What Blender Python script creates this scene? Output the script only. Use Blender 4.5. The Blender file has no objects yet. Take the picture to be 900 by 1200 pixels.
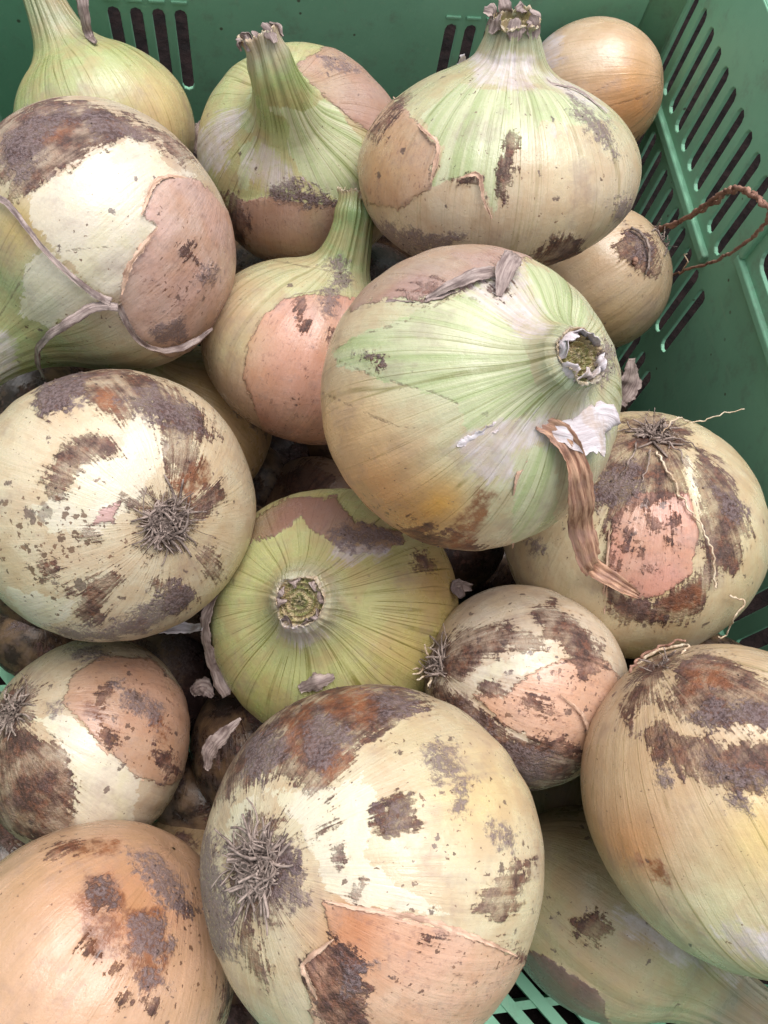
import bpy, bmesh, math, random
import numpy as np
from mathutils import Vector, Matrix
from mathutils.geometry import tessellate_polygon

# ------------------------------------------------------------------ camera, sky, sun, exposure
SC = bpy.context.scene
COL = SC.collection
F = 933.0                                   # focal length in photo pixels (photo 900 x 1200)
_dn = np.array([-125., -400., -F]); _dn /= np.linalg.norm(_dn)
_dy = np.array([-235., 2240., -F]); _dy /= np.linalg.norm(_dy)
AZ = -_dn
AY = _dy - AZ * (_dy @ AZ); AY /= np.linalg.norm(AY)
AX = np.cross(AY, AZ)
M = np.array([AX, AY, AZ])                  # camera axes -> world
U = 0.24                                    # metres from the camera's plumb line to the right crate wall
FLOOR = -1.92 * U
CAM = np.array([0., 0., 0.024 - FLOOR])
cam_d = bpy.data.cameras.new('camera'); cam = bpy.data.objects.new('camera', cam_d); COL.objects.link(cam)
cam_d.sensor_fit = 'HORIZONTAL'; cam_d.sensor_width = 36; cam_d.lens = 36 * F / 900
cam_d.clip_start = 0.01; cam_d.clip_end = 400
mw = Matrix.Identity(4)
for i in range(3):
    for j in range(3): mw[i][j] = M[i][j]
    mw[i][3] = CAM[i]
cam.matrix_world = mw
SC.camera = cam

world = bpy.data.worlds.new('World'); SC.world = world; world.use_nodes = True
SUN_EL, SUN_AZ = math.radians(76), math.radians(35)
wt = world.node_tree; wt.nodes.clear()
sky = wt.nodes.new('ShaderNodeTexSky'); sky.sky_type = 'NISHITA'; sky.sun_disc = False
sky.sun_elevation = SUN_EL; sky.sun_rotation = SUN_AZ; sky.dust_density = 4.0; sky.air_density = 1.0
hs = wt.nodes.new('ShaderNodeHueSaturation'); hs.inputs['Saturation'].default_value = 0.30   # overcast
bg = wt.nodes.new('ShaderNodeBackground'); bg.inputs['Strength'].default_value = 0.125
wo = wt.nodes.new('ShaderNodeOutputWorld')
wt.links.new(sky.outputs[0], hs.inputs['Color']); wt.links.new(hs.outputs[0], bg.inputs[0]); wt.links.new(bg.outputs[0], wo.inputs[0])
sun_d = bpy.data.lights.new('sun', 'SUN'); sun = bpy.data.objects.new('sun', sun_d); COL.objects.link(sun)
sun_d.energy = 1.6; sun_d.angle = math.radians(42); sun_d.color = (1, 0.99, 0.985)
sd = Vector((math.cos(SUN_EL) * math.sin(SUN_AZ), math.cos(SUN_EL) * math.cos(SUN_AZ), math.sin(SUN_EL)))
sun.rotation_euler = sd.to_track_quat('Z', 'Y').to_euler()
SC.view_settings.view_transform = 'Standard'; SC.view_settings.look = 'None'
SC.view_settings.exposure = 0.78; SC.view_settings.gamma = 1
SC.render.engine = 'CYCLES'
SC.cycles.max_bounces = 6; SC.cycles.diffuse_bounces = 3; SC.cycles.glossy_bounces = 2; SC.cycles.use_denoising = True

rng = np.random.default_rng(7)
random.seed(7)

# ------------------------------------------------------------------ helpers
def lin(r, g, b):
    c = np.array([r, g, b], float) / 255
    return np.where(c <= 0.04045, c / 12.92, ((c + 0.055) / 1.055) ** 2.4)

def ray(px, py):                            # world direction through a photo pixel, unit depth along the optical axis
    return M @ (np.array([px - 450., 600. - py, -F]) / F)

def cam_vec(x, y, z):
    v = M @ np.array([x, y, z], float)
    return v / np.linalg.norm(v)

def project(P):
    c = (P - CAM) @ M
    return np.stack([450 + F * c[:, 0] / -c[:, 2], 600 - F * c[:, 1] / -c[:, 2]], 1)

def pts(ox, oy, s, L): return [(ox + x / s, oy + y / s) for x, y in L]
def px(L): return L
def z1(L): return pts(0, 0, 2, L)
def z2(L): return pts(400, 0, 1.8, L)
def z3(L): return pts(0, 380, 2.647, L)
def z4(L): return pts(340, 260, 2.25, L)
def z5(L): return pts(220, 560, 1.731, L)
def z6(L): return pts(560, 460, 1.62, L)
def z7(L): return pts(0, 720, 2.5, L)
def z8(L): return pts(220, 780, 2.045, L)

def sstep(a, b, x):
    t = np.clip((x - a) / (b - a), 0, 1); return t * t * (3 - 2 * t)

def poly_sdf(Q, poly):                      # + inside, - outside
    P = np.asarray(poly, float); n = len(P)
    d = np.full(len(Q), 1e9); ins = np.zeros(len(Q), bool)
    for i in range(n):
        a, b = P[i], P[(i + 1) % n]
        e = b - a; w = Q - a
        t = np.clip((w @ e) / (e @ e + 1e-9), 0, 1)
        d = np.minimum(d, ((w - t[:, None] * e) ** 2).sum(1))
        c = (a[1] > Q[:, 1]) != (b[1] > Q[:, 1])
        xi = a[0] + (Q[:, 1] - a[1]) * (b[0] - a[0]) / (b[1] - a[1] + 1e-12)
        ins ^= c & (Q[:, 0] < xi)
    return np.sqrt(d) * np.where(ins, 1, -1)

class Wobble:                               # smooth random field from sinusoids
    def __init__(s, freq, n, r):
        s.k = r.normal(size=(n, 3)) * freq; s.p = r.uniform(0, 6.28, n); s.n = n
    def __call__(s, P): return np.sin(P @ s.k.T + s.p).sum(1) / math.sqrt(s.n)

def tag(o, label=None, cat=None, group=None, kind=None):
    if label: o['label'] = label
    if cat: o['category'] = cat
    if group: o['group'] = group
    if kind: o['kind'] = kind
    return o

def link_mesh(name, verts, faces, mat, parent=None, smooth=True):
    me = bpy.data.meshes.new(name)
    verts = np.asarray(verts, np.float32)
    me.from_pydata([tuple(v) for v in verts.tolist()], [], faces)
    me.materials.append(mat)
    if smooth: me.polygons.foreach_set('use_smooth', np.ones(len(me.polygons), bool))
    me.update()
    o = bpy.data.objects.new(name, me); COL.objects.link(o)
    if parent is not None:
        o.parent = parent; o.location = -Vector(parent.location)
    return o

def grid_mesh(name, P, N, attrs, quads, mat, parent):      # P already relative to the parent
    me = bpy.data.meshes.new(name)
    nq = len(quads)
    me.vertices.add(len(P)); me.loops.add(nq * 4); me.polygons.add(nq)
    me.vertices.foreach_set('co', P.astype(np.float32).ravel())
    me.loops.foreach_set('vertex_index', quads.astype(np.int32).ravel())
    me.polygons.foreach_set('loop_start', np.arange(0, nq * 4, 4, dtype=np.int32))
    me.polygons.foreach_set('use_smooth', np.ones(nq, bool))
    me.materials.append(mat)
    me.update(calc_edges=True)
    for k, v in attrs.items():
        a = me.attributes.new(k, 'FLOAT_VECTOR', 'POINT'); a.data.foreach_set('vector', v.astype(np.float32).ravel())
    me.normals_split_custom_set_from_vertices(N.astype(np.float32))
    o = bpy.data.objects.new(name, me); COL.objects.link(o); o.parent = parent
    return o

def tube_geo(path, radii, sides=5):
    path = np.asarray(path, float); n = len(path)
    T = np.gradient(path, axis=0); T /= np.linalg.norm(T, axis=1)[:, None] + 1e-12
    ref = np.array([0.3, 0.2, 1.0]); V = []; Fc = []
    for i in range(n):
        a = np.cross(T[i], ref); a /= np.linalg.norm(a) + 1e-9; b = np.cross(T[i], a)
        for k in range(sides):
            w = 2 * math.pi * k / sides
            V.append(path[i] + radii[i] * (math.cos(w) * a + math.sin(w) * b))
    for i in range(n - 1):
        for k in range(sides):
            k2 = (k + 1) % sides
            Fc.append((i * sides + k, i * sides + k2, (i + 1) * sides + k2, (i + 1) * sides + k))
    Fc.append(tuple(range(sides - 1, -1, -1))); Fc.append(tuple((n - 1) * sides + k for k in range(sides)))
    return V, Fc

def spline(P, n):                           # Catmull-Rom resample
    P = np.asarray(P, float); Q = np.vstack([2 * P[0] - P[1], P, 2 * P[-1] - P[-2]])
    t = np.linspace(0, len(P) - 1 - 1e-6, n); out = []
    for x in t:
        i = int(x); f = x - i; a, b, c, d = Q[i:i + 4]
        out.append(0.5 * (2 * b + (c - a) * f + (2 * a - 5 * b + 4 * c - d) * f * f + (3 * b - a - 3 * c + d) * f ** 3))
    return np.array(out)

# ------------------------------------------------------------------ node helpers
class NT:
    def __init__(s, name):
        s.mat = bpy.data.materials.new(name); s.mat.use_nodes = True
        s.t = s.mat.node_tree; s.t.nodes.clear()
        s.out = s.t.nodes.new('ShaderNodeOutputMaterial'); s.p = s.t.nodes.new('ShaderNodeBsdfPrincipled')
        s.t.links.new(s.p.outputs[0], s.out.inputs[0])
    def set(s, sock, v):
        if isinstance(v, bpy.types.NodeSocket): s.t.links.new(v, sock)
        elif v is not None:
            if isinstance(v, np.ndarray): v = tuple(v)
            if isinstance(v, tuple) and len(v) == 3 and sock.type == 'RGBA': v = (*v, 1)
            sock.default_value = v
    def math(s, op, a, b=None, c=None, clamp=False):
        n = s.t.nodes.new('ShaderNodeMath'); n.operation = op; n.use_clamp = clamp
        for i, v in enumerate((a, b, c)): s.set(n.inputs[i], v)
        return n.outputs[0]
    def add(s, *a):
        r = a[0]
        for x in a[1:]: r = s.math('ADD', r, x)
        return r
    def mul(s, *a):
        r = a[0]
        for x in a[1:]: r = s.math('MULTIPLY', r, x)
        return r
    def step(s, v, lo, hi, a=0., b=1.):
        n = s.t.nodes.new('ShaderNodeMapRange'); n.interpolation_type = 'SMOOTHSTEP'
        s.set(n.inputs['Value'], v); s.set(n.inputs['From Min'], lo); s.set(n.inputs['From Max'], hi)
        s.set(n.inputs['To Min'], a); s.set(n.inputs['To Max'], b); return n.outputs[0]
    def mix(s, f, a, b, mode='MIX'):
        n = s.t.nodes.new('ShaderNodeMix'); n.data_type = 'RGBA'; n.blend_type = mode
        s.set(n.inputs[0], f); s.set(n.inputs[6], a); s.set(n.inputs[7], b); return n.outputs[2]
    def attr(s, name, col=False):
        n = s.t.nodes.new('ShaderNodeAttribute'); n.attribute_name = name
        return n.outputs['Color' if col else 'Vector']
    def sep(s, v):
        n = s.t.nodes.new('ShaderNodeSeparateXYZ'); s.set(n.inputs[0], v); return n.outputs
    def noise(s, vec, scale, detail=3, rough=.55, dist=0., col=False):
        n = s.t.nodes.new('ShaderNodeTexNoise'); s.set(n.inputs['Vector'], vec); n.inputs['Scale'].default_value = scale
        n.inputs['Detail'].default_value = detail; n.inputs['Roughness'].default_value = rough; n.inputs['Distortion'].default_value = dist
        return n.outputs[1 if col else 0]
    def voro(s, vec, scale, feat='F1', rnd=1.):
        n = s.t.nodes.new('ShaderNodeTexVoronoi'); n.feature = feat; s.set(n.inputs['Vector'], vec); n.inputs['Scale'].default_value = scale
        n.inputs['Randomness'].default_value = rnd
        return n.outputs
    def vscale(s, v, k):
        n = s.t.nodes.new('ShaderNodeVectorMath'); n.operation = 'MULTIPLY'; s.set(n.inputs[0], v); s.set(n.inputs[1], k); return n.outputs[0]
    def bump(s, h, dist, strength=1., nrm=None):
        n = s.t.nodes.new('ShaderNodeBump'); n.inputs['Strength'].default_value = strength; n.inputs['Distance'].default_value = dist
        s.set(n.inputs['Height'], h)
        if nrm is not None: s.set(n.inputs['Normal'], nrm)
        return n.outputs[0]
    def objco(s):
        n = s.t.nodes.new('ShaderNodeTexCoord'); return n.outputs['Object']

# ------------------------------------------------------------------ materials
def onion_material():
    n = NT('onion_skin'); A = n.attr
    co = A('ncoord'); st = A('scoord')
    dco = n.t.nodes.new('ShaderNodeVectorMath'); dco.operation = 'MULTIPLY_ADD'; n.set(dco.inputs[0], n.noise(co, .35, 3, .6, col=True)); dco.inputs[1].default_value = (5, 5, 5); n.set(dco.inputs[2], co); dco = dco.outputs[0]
              # millimetres; st is stretched along the meridians
    skin, crust, soil = n.sep(A('m_a'))
    rust, bare, paper = n.sep(A('m_b'))
    leaf, speck, vein = n.sep(A('m_c'))
    base = A('base_col'); skinc = A('skin_col')
    n1 = n.math('SUBTRACT', n.noise(co, .16, 5, .68), .5)         # fray, ~6 mm down to tenths
    n2 = n.math('SUBTRACT', n.noise(st, .55, 4, .6), .5)          # streaks along the meridians
    n3 = n.math('SUBTRACT', n.noise(co, .75, 3, .7), .5)
    n4 = n.noise(co, .035, 3, .5)
    n5 = n.noise(co, .09, 4, .62)
    n7 = n.noise(n.vscale(st, (1., 1., 5.)), .62, 3, .7)
    n8 = n.noise(co, .28, 4, .7)
    n6 = n.noise(st, .22, 3, .55)
    def mask(s, a1, a2, a3, w):
        v = n.add(s, n.mul(n1, a1), n.mul(n2, a2), n.mul(n3, a3))
        return v, n.step(v, -w, w)
    # base with mottling and streaks
    c = n.mix(n.step(n5, .38, .66), base, n.mix(.4, base, lin(186, 150, 112)))
    c = n.mix(n.mul(n.step(n6, .4, .7), .35), c, n.mix(1., c, (1.12, 1.1, 1.02), 'MULTIPLY'))
    c = n.mix(n.mul(n.step(n4, .52, .7), .45), c, n.mix(1., c, (.84, .76, .62), 'MULTIPLY'))
    # exposed green leaf base and exposed white flesh
    vL, mL = mask(leaf, 7., 4., .8, .35)
    greenc = n.mix(n.step(n6, .35, .65), lin(206, 210, 172), lin(176, 190, 138))
    c = n.mix(mL, c, greenc)
    vB, mB = mask(bare, 13., 5., 2., .35)
    barec = n.mix(n.step(n5, .35, .7), lin(228, 222, 202), lin(216, 210, 178))
    c = n.mix(n.mul(mB, n.step(n5, .3, .6, .6, .95)), c, barec)
    # veins: iso-lines of a noise that only varies round the axis
    stl = n.vscale(st, (1., 1., .22))
    crack, vx, vy = n.sep(A('m_d'))
    rr_ = n.math('SQRT', n.add(n.mul(vx, vx), n.mul(vy, vy), .01))
    def lines(N, mm, jit):
        t = n.add(n.mul(n.math('ARCTAN2', vy, vx), N / 6.283185), n.mul(n.noise(stl, .05 + .001 * N, 2., .5), jit))
        fr = n.math('ABSOLUTE', n.math('SUBTRACT', n.math('FRACT', t), .5))
        w = n.math('MINIMUM', n.math('DIVIDE', mm * N / 6.283185, rr_), .32)
        wn = n.t.nodes.new('ShaderNodeTexWhiteNoise'); wn.noise_dimensions = '1D'; n.set(wn.inputs['W'], n.math('FLOOR', t))
        return n.mul(n.math('SUBTRACT', 1., n.math('MINIMUM', n.math('DIVIDE', fr, w), 1.)), n.step(wn.outputs[0], .2, .75, .1, 1.))
    ln = n.math('MAXIMUM', lines(58, .42, 5.), n.mul(lines(131, .22, 6.), .55))
    brk = n.step(n.noise(co, .06, 3, .5), .3, .5)
    vs = n.mul(vein, ln, brk)
    vs = n.mul(vs, n.math('SUBTRACT', 1., n.mul(mB, .6)))
    c = n.mix(n.math('MINIMUM', n.mul(vs, .9), .95), c, n.mix(1., c, (.46, .46, .28), 'MULTIPLY'))
    # dry outer skin with a dark torn rim
    vS, mS = mask(skin, 7., 4., 1.2, .4)
    sk = n.mix(n.step(n5, .35, .7), skinc, n.mix(1., skinc, (.90, .79, .70), 'MULTIPLY'))
    sk = n.mix(n.mul(n.step(n6, .45, .72), .5), sk, n.mix(1., sk, (1.15, 1.12, 1.1), 'MULTIPLY'))
    sk = n.mix(n.mul(n.step(n1, .04, .2), .4), sk, lin(150, 128, 122))
    sk = n.mix(n.mul(ln, n.math('MAXIMUM', vein, .25), brk, .5), sk, n.mix(1., sk, (.62, .52, .42), 'MULTIPLY'))
    sk = n.mix(n.mul(n.step(n4, .45, .62), .45), sk, n.mix(1., skinc, (1.06, 1.10, 1.12), 'MULTIPLY'))
    sk = n.mix(n.mul(n.step(n8, .54, .66), .38), sk, lin(142, 104, 92))
    sk = n.mix(n.mul(n.step(n7, .60, .70), .6), sk, lin(118, 80, 66))
    c = n.mix(n.mul(mS, n.step(n4, .35, .6, .72, 1.)), c, sk)
    rim = n.mul(n.step(n.math('ABSOLUTE', n.math('SUBTRACT', vS, .1)), .0, .42, 1., 0.), n.step(n.noise(co, .12, 2), .36, .56))
    c = n.mix(n.mul(rim, .75), c, lin(98, 70, 56))
    # papery white lilac film
    vP, mP = mask(paper, 12., 14., 2., 2.)
    pc = n.mix(n.step(n6, .35, .65), lin(222, 214, 218), lin(196, 182, 176))
    c = n.mix(n.mul(mP, n.step(n8, .35, .6, .4, .75)), c, pc)
    # rust stain
    vR, mR = mask(rust, 9., 5., 2., 1.6)
    rc = n.mix(n.step(n5, .35, .65), lin(148, 90, 54), lin(112, 68, 44))
    # brown crust
    vC, mC = mask(crust, 17., 10., 8., .9)
    halo = n.step(vC, -3.4, 0., 0., .38)
    c = n.mix(n.mul(halo, n.step(n2, -.1, .15)), c, n.mix(1., c, (.62, .42, .27), 'MULTIPLY'))
    cc = n.mix(n.step(n5, .36, .64), lin(126, 88, 72), lin(80, 57, 53))
    cc = n.mix(n.mul(n.step(n8, .46, .64), .75), cc, lin(168, 118, 88))
    cc = n.mix(n.step(n3, -.05, .3), cc, lin(146, 112, 100))
    cc = n.mix(n.mul(n.step(n2, .02, .2), .6), cc, lin(48, 32, 28))
    cc = n.mix(n.mul(n.step(n1, .03, .2), .45), cc, lin(146, 122, 122))
    rimc = n.step(vC, .0, 1.1, 1., 0.)
    cc = n.mix(n.mul(rimc, .35), cc, lin(58, 36, 26))
    cc = n.mix(1., cc, (.60, .48, .46), 'MULTIPLY')
    c = n.mix(n.mul(mC, n.step(n.add(n5, n.mul(n2, .3)), .32, .60, .38, .96)), c, cc)
    c = n.mix(n.mul(mR, n.step(n8, .36, .56, .30, .88)), c, rc)
    # grey soil
    vG, mG = mask(soil, 20., 3., 10., 2.2)
    gc = n.mix(n.step(n3, -.1, .12), lin(92, 76, 75), lin(134, 118, 117))
    c = n.mix(n.mul(mG, n.step(n3, -.22, .02, .25, .85)), c, gc)
    # hairline cracks between the skin layers
    ck = n.mul(n.step(n.math('ABSOLUTE', n.add(crack, n.mul(n1, 2.2))), .04, .42, 1., 0.), n.step(n8, .32, .55))
    c = n.mix(n.mul(ck, .55), c, lin(92, 66, 52))
    # specks
    vo = n.voro(dco, .42)
    big = n.voro(dco, .15)
    sz = n.mul(n.sep(vo['Color'])[0], n.sep(vo['Color'])[2], .42)
    sp = n.mul(n.step(n.math('SUBTRACT', n.add(vo['Distance'], n.mul(n1, .5)), n.mul(sz, speck)), .0, .06, 1., 0.), n.step(speck, .02, .2))
    sp2 = n.step(n.math('SUBTRACT', n.add(big['Distance'], n.mul(n1, 1.0)), n.mul(n.sep(big['Color'])[1], speck, .26)), .0, .08, 1., 0.)
    sp2 = n.mul(sp2, n.step(n.sep(big['Color'])[0], .62, .66), n.step(speck, .05, .2))
    c = n.mix(n.mul(sp, .8), c, n.mix(n.sep(vo['Color'])[1], lin(70, 44, 34), lin(120, 84, 60)))
    c = n.mix(n.mul(sp2, .8), c, n.mix(n.step(n3, -.1, .1), lin(72, 56, 54), lin(112, 92, 84)))
    fl = n.mul(n.step(n7, n.math('SUBTRACT', .74, n.mul(n.math('MINIMUM', speck, 1.3), .11)), .75), n.step(n8, .46, .6), n.step(speck, .05, .25))
    c = n.mix(n.mul(fl, .75), c, lin(104, 72, 62))
    # faint dust everywhere
    dust = n.mul(n.step(n.add(n.noise(co, .05, 4, .75), n.mul(n2, .25)), .50, .72), .38)
    c = n.mix(dust, c, lin(150, 128, 120))
    c = n.mix(1., c, (.83, .795, .80), 'MULTIPLY')
    n.set(n.p.inputs['Base Color'], c)
    r = n.add(.24, n.mul(mC, .32), n.mul(mG, .5), n.mul(dust, .45), n.mul(n.step(n5, .3, .7), .1), n.mul(mP, .15))
    n.set(n.p.inputs['Roughness'], n.math('MINIMUM', r, .95))
    n.p.inputs['Specular IOR Level'].default_value = .5
    n.p.inputs['Subsurface Weight'].default_value = .12
    n.p.inputs['Subsurface Radius'].default_value = (1., .7, .4)
    n.p.inputs['Subsurface Scale'].default_value = .0022
    h = n.add(n.mul(mS, .22), n.mul(mC, n.add(.3, n.mul(n3, 1.0))), n.mul(mG, n.add(.2, n.mul(n3, 1.1))), n.mul(n2, .30), n.mul(n1, .4), n.mul(n3, .12), n.mul(ck, -.08), n.mul(vs, .08))
    n.set(n.p.inputs['Normal'], n.bump(h, .0011, .75))
    return n.mat

def fibre_material(name, a, b, scale=900):
    n = NT(name); q = n.noise(n.objco(), scale, 4, .6); q2 = n.noise(n.objco(), 160, 3, .6)
    c = n.mix(n.step(q2, .35, .65), a, b); c = n.mix(n.mul(n.step(q, .45, .7), .6), c, tuple(np.array(b) * 1.3))
    n.set(n.p.inputs['Base Color'], c); n.p.inputs['Roughness'].default_value = .85
    n.set(n.p.inputs['Normal'], n.bump(q, .0003, .6)); return n.mat

def paper_material(name, a, b, c3, across=True):
    n = NT(name); A = n.attr('flake')          # x along, y across, in mm
    f = n.vscale(A, (.12, 1.1, 1)); q = n.noise(f, 1.0, 4, .6); q2 = n.noise(n.objco(), 120, 5, .65)
    c = n.mix(n.step(q, .35, .65), a, b); c = n.mix(n.mul(n.step(q2, .48, .66), .7), c, c3)
    n.set(n.p.inputs['Base Color'], c); n.p.inputs['Roughness'].default_value = .6
    n.set(n.p.inputs['Normal'], n.bump(n.add(q, n.mul(q2, .4)), .0007, .7)); return n.mat

def plastic_material():
    n = NT('green_plastic'); co = n.objco()
    q = n.noise(co, 14, 5, .6); q2 = n.noise(co, 420, 3, .6); q3 = n.noise(co, 60, 6, .7)
    c = n.mix(n.step(q, .35, .7), lin(120, 174, 142), lin(130, 184, 152))
    c = n.mix(n.mul(n.step(q3, .50, .72), .5), c, lin(116, 128, 112))
    c = n.mix(n.mul(n.step(q2, .62, .75), .18), c, lin(150, 168, 150))
    scr = n.noise(n.vscale(co, (1, .12, 1.2)), 260, 3, .5)
    c = n.mix(n.mul(n.step(scr, .62, .70), .4), c, lin(140, 180, 150))
    sp = n.voro(co, 95)
    c = n.mix(n.mul(n.step(n.add(sp['Distance'], n.mul(q3, .12)), .12, .16, 1., 0.), n.step(n.sep(sp['Color'])[0], .8, .82), .8), c, lin(74, 60, 50))
    n.set(n.p.inputs['Base Color'], c)
    n.set(n.p.inputs['Roughness'], n.add(.40, n.mul(q3, .3)))
    n.p.inputs['Specular IOR Level'].default_value = .45
    n.set(n.p.inputs['Normal'], n.bump(n.add(q2, n.mul(q3, .6)), .0004, .35)); return n.mat

def soil_material():
    n = NT('shade_darkened_soil'); co = n.objco()
    q = n.noise(co, 60, 8, .7); q2 = n.noise(co, 9, 4, .6); v = n.voro(co, 90)
    c = n.mix(n.step(q, .38, .66), lin(14, 10, 10), lin(34, 24, 23)); c = n.mix(n.mul(q2, .4), c, lin(20, 15, 14))  # near-black tones put the shade outside the crate into the soil colour
    n.set(n.p.inputs['Base Color'], c); n.p.inputs['Roughness'].default_value = .95; n.p.inputs['Specular IOR Level'].default_value = .1
    n.set(n.p.inputs['Normal'], n.bump(n.add(q, v['Distance']), .006, .9)); return n.mat

MO = onion_material()
MROOT = fibre_material('dry_root', lin(80, 66, 60), lin(158, 140, 130))
MROOTP = fibre_material('pale_root', lin(178, 150, 122), lin(212, 196, 172))
MROOTB = fibre_material('brown_root', lin(112, 76, 62), lin(160, 122, 104))
MCRUMB = fibre_material('soil_crumb', lin(66, 50, 46), lin(108, 88, 84), 700)
MPLATE = fibre_material('root_plate_brown', lin(40, 29, 26), lin(82, 64, 58), 500)
MPAPER = paper_material('papery_skin', lin(170, 152, 144), lin(118, 100, 96), lin(88, 70, 66))
MWHITE = paper_material('white_papery_skin', lin(212, 204, 206), lin(186, 174, 176), lin(172, 150, 134))
MSKIN = paper_material('peach_skin_edge', lin(212, 180, 156), lin(182, 146, 122), lin(140, 104, 86))
MLEAF = paper_material('dry_brown_leaf', lin(190, 150, 122), lin(128, 88, 68), lin(158, 122, 108))
MGREEN = plastic_material()
MSOIL = soil_material()

# ------------------------------------------------------------------ ground
g = 60.
go = link_mesh('ground', [(-g, -g, 0), (g, -g, 0), (g, g, 0), (-g, g, 0)], [(0, 1, 2, 3)], MSOIL, smooth=False)
tag(go, kind='structure')

# ------------------------------------------------------------------ the crate
BZ = CAM[2]
crate = bpy.data.objects.new('harvest_crate', None); COL.objects.link(crate)
crate.location = (0.19 * U, 0.30 * U, BZ + FLOOR)
tag(crate, 'green plastic vegetable crate with slotted walls, heaped full of onions', 'crate')

def slot(u, v0, v1, w):                     # rounded slot, v0 < v1
    r = w / 2; P = []
    for k in range(5): a = math.pi * k / 4; P.append((u + r * math.cos(a), v1 - r + r * math.sin(a)))
    for k in range(5): a = math.pi + math.pi * k / 4; P.append((u + r * math.cos(a), v0 + r + r * math.sin(a)))
    return P

def rrect(u0, v0, u1, v1, r):
    P = []
    for (cx, cy, a0) in ((u1 - r, v1 - r, 0), (u0 + r, v1 - r, 90), (u0 + r, v0 + r, 180), (u1 - r, v0 + r, 270)):
        for k in range(4):
            a = math.radians(a0 + 30 * k); P.append((cx + r * math.cos(a), cy + r * math.sin(a)))
    return P

def panel(name, outer, holes, place, thick, bevel=.0006):
    loops = [outer] + holes
    flat = [p for L in loops for p in L]
    tris = tessellate_polygon([[Vector((x, y, 0)) for x, y in L] for L in loops])
    n = len(flat)
    V = [place(x, y, 0) for x, y in flat] + [place(x, y, thick) for x, y in flat]
    Fc = []
    def area(t): 
        a, b, c = (flat[i] for i in t); return (b[0]-a[0])*(c[1]-a[1])-(b[1]-a[1])*(c[0]-a[0])
    for t in tris:
        if abs(area(t)) < 1e-13: continue
        t = t if area(t) > 0 else t[::-1]
        Fc.append(tuple(t)); Fc.append(tuple(i + n for i in reversed(t)))
    k = 0
    for L in loops:
        m = len(L)
        for i in range(m):
            a, b = k + i, k + (i + 1) % m
            Fc.append((a, b, b + n, a + n))
        k += m
    o = link_mesh(name, V, Fc, MGREEN, crate, smooth=False)
    bm = bmesh.new(); bm.from_mesh(o.data); bmesh.ops.recalc_face_normals(bm, faces=bm.faces); bm.to_mesh(o.data); bm.free()
    if bevel:
        md = o.modifiers.new('bevel', 'BEVEL'); md.width = bevel; md.segments = 2; md.limit_method = 'ANGLE'; md.angle_limit = math.radians(50)
    return o

def box(name, lo, hi, parent=crate, mat=None, bevel=.0012):
    x0, y0, z0 = lo; x1, y1, z1 = hi
    V = [(x0, y0, z0), (x1, y0, z0), (x1, y1, z0), (x0, y1, z0), (x0, y0, z1), (x1, y0, z1), (x1, y1, z1), (x0, y1, z1)]
    o = link_mesh(name, V, [(3, 2, 1, 0), (4, 5, 6, 7), (0, 1, 5, 4), (1, 2, 6, 5), (2, 3, 7, 6), (3, 0, 4, 7)], mat or MGREEN, parent, smooth=False)
    md = o.modifiers.new('bevel', 'BEVEL'); md.width = bevel; md.segments = 3
    return o

XR, XL, YB, YF = U, -.66 * U, 1.75 * U, -1.15 * U
ZR = -.93 * U                                # rim height
TH = .0024
ZF = FLOOR
# right wall: (u = y, v = z)
holes = []
for k in range(10): holes.append(slot((1.663 - .0605 * k) * U, -1.28 * U, -1.07 * U, .0076))
for k in range(11): holes.append(slot((1.663 - .0605 * (k - .15)) * U, -1.572 * U, -1.352 * U, .0076))
for k in range(11): holes.append(slot((1.650 - .0605 * k) * U, -1.84 * U, -1.648 * U, .0076))
holes.append(rrect(.42 * U, -1.17 * U, 1.00 * U, -1.05 * U, .006))
for k in range(10): holes.append(slot((.455 - .072 * k) * U, -1.60 * U, -1.40 * U, .008))
for k in range(22): holes.append(slot((.455 - .072 * k) * U, -1.86 * U, -1.66 * U, .008))
outer = [(YF, ZF), (YB, ZF), (YB, ZR), (YF, ZR)]
panel('side_wall', outer, holes, lambda u, v, t: (XR + t, u, v + BZ), TH)
# left wall
holes = []
for k in range(24):
    for v0, v1 in ((-1.28, -1.07), (-1.572, -1.352), (-1.84, -1.648)):
        if v0 == -1.28 and 8 < k < 17: continue
        holes.append(slot((1.60 - .11 * k) * U, v0 * U, v1 * U, .0075))
panel('side_wall', outer, holes, lambda u, v, t: (XL - t, u, v + BZ), TH)
# back wall: (u = x)
def endwall(y, s):
    holes = []
    for g0 in (-.282, .485):
        for k in range(4): holes.append(slot((g0 + .0483 * k) * U, -1.44 * U, -1.238 * U, .0066))
    for k in range(26): holes.append(slot((-.55 + .058 * k) * U, -1.80 * U, -1.60 * U, .0055))
    panel('end_wall', [(XL - TH, ZF), (XR + TH, ZF), (XR + TH, ZR), (XL - TH, ZR)], holes, lambda u, v, t: (u, y + s * t, v + BZ), TH)
endwall(YB, 1); endwall(YF, -1)
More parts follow.
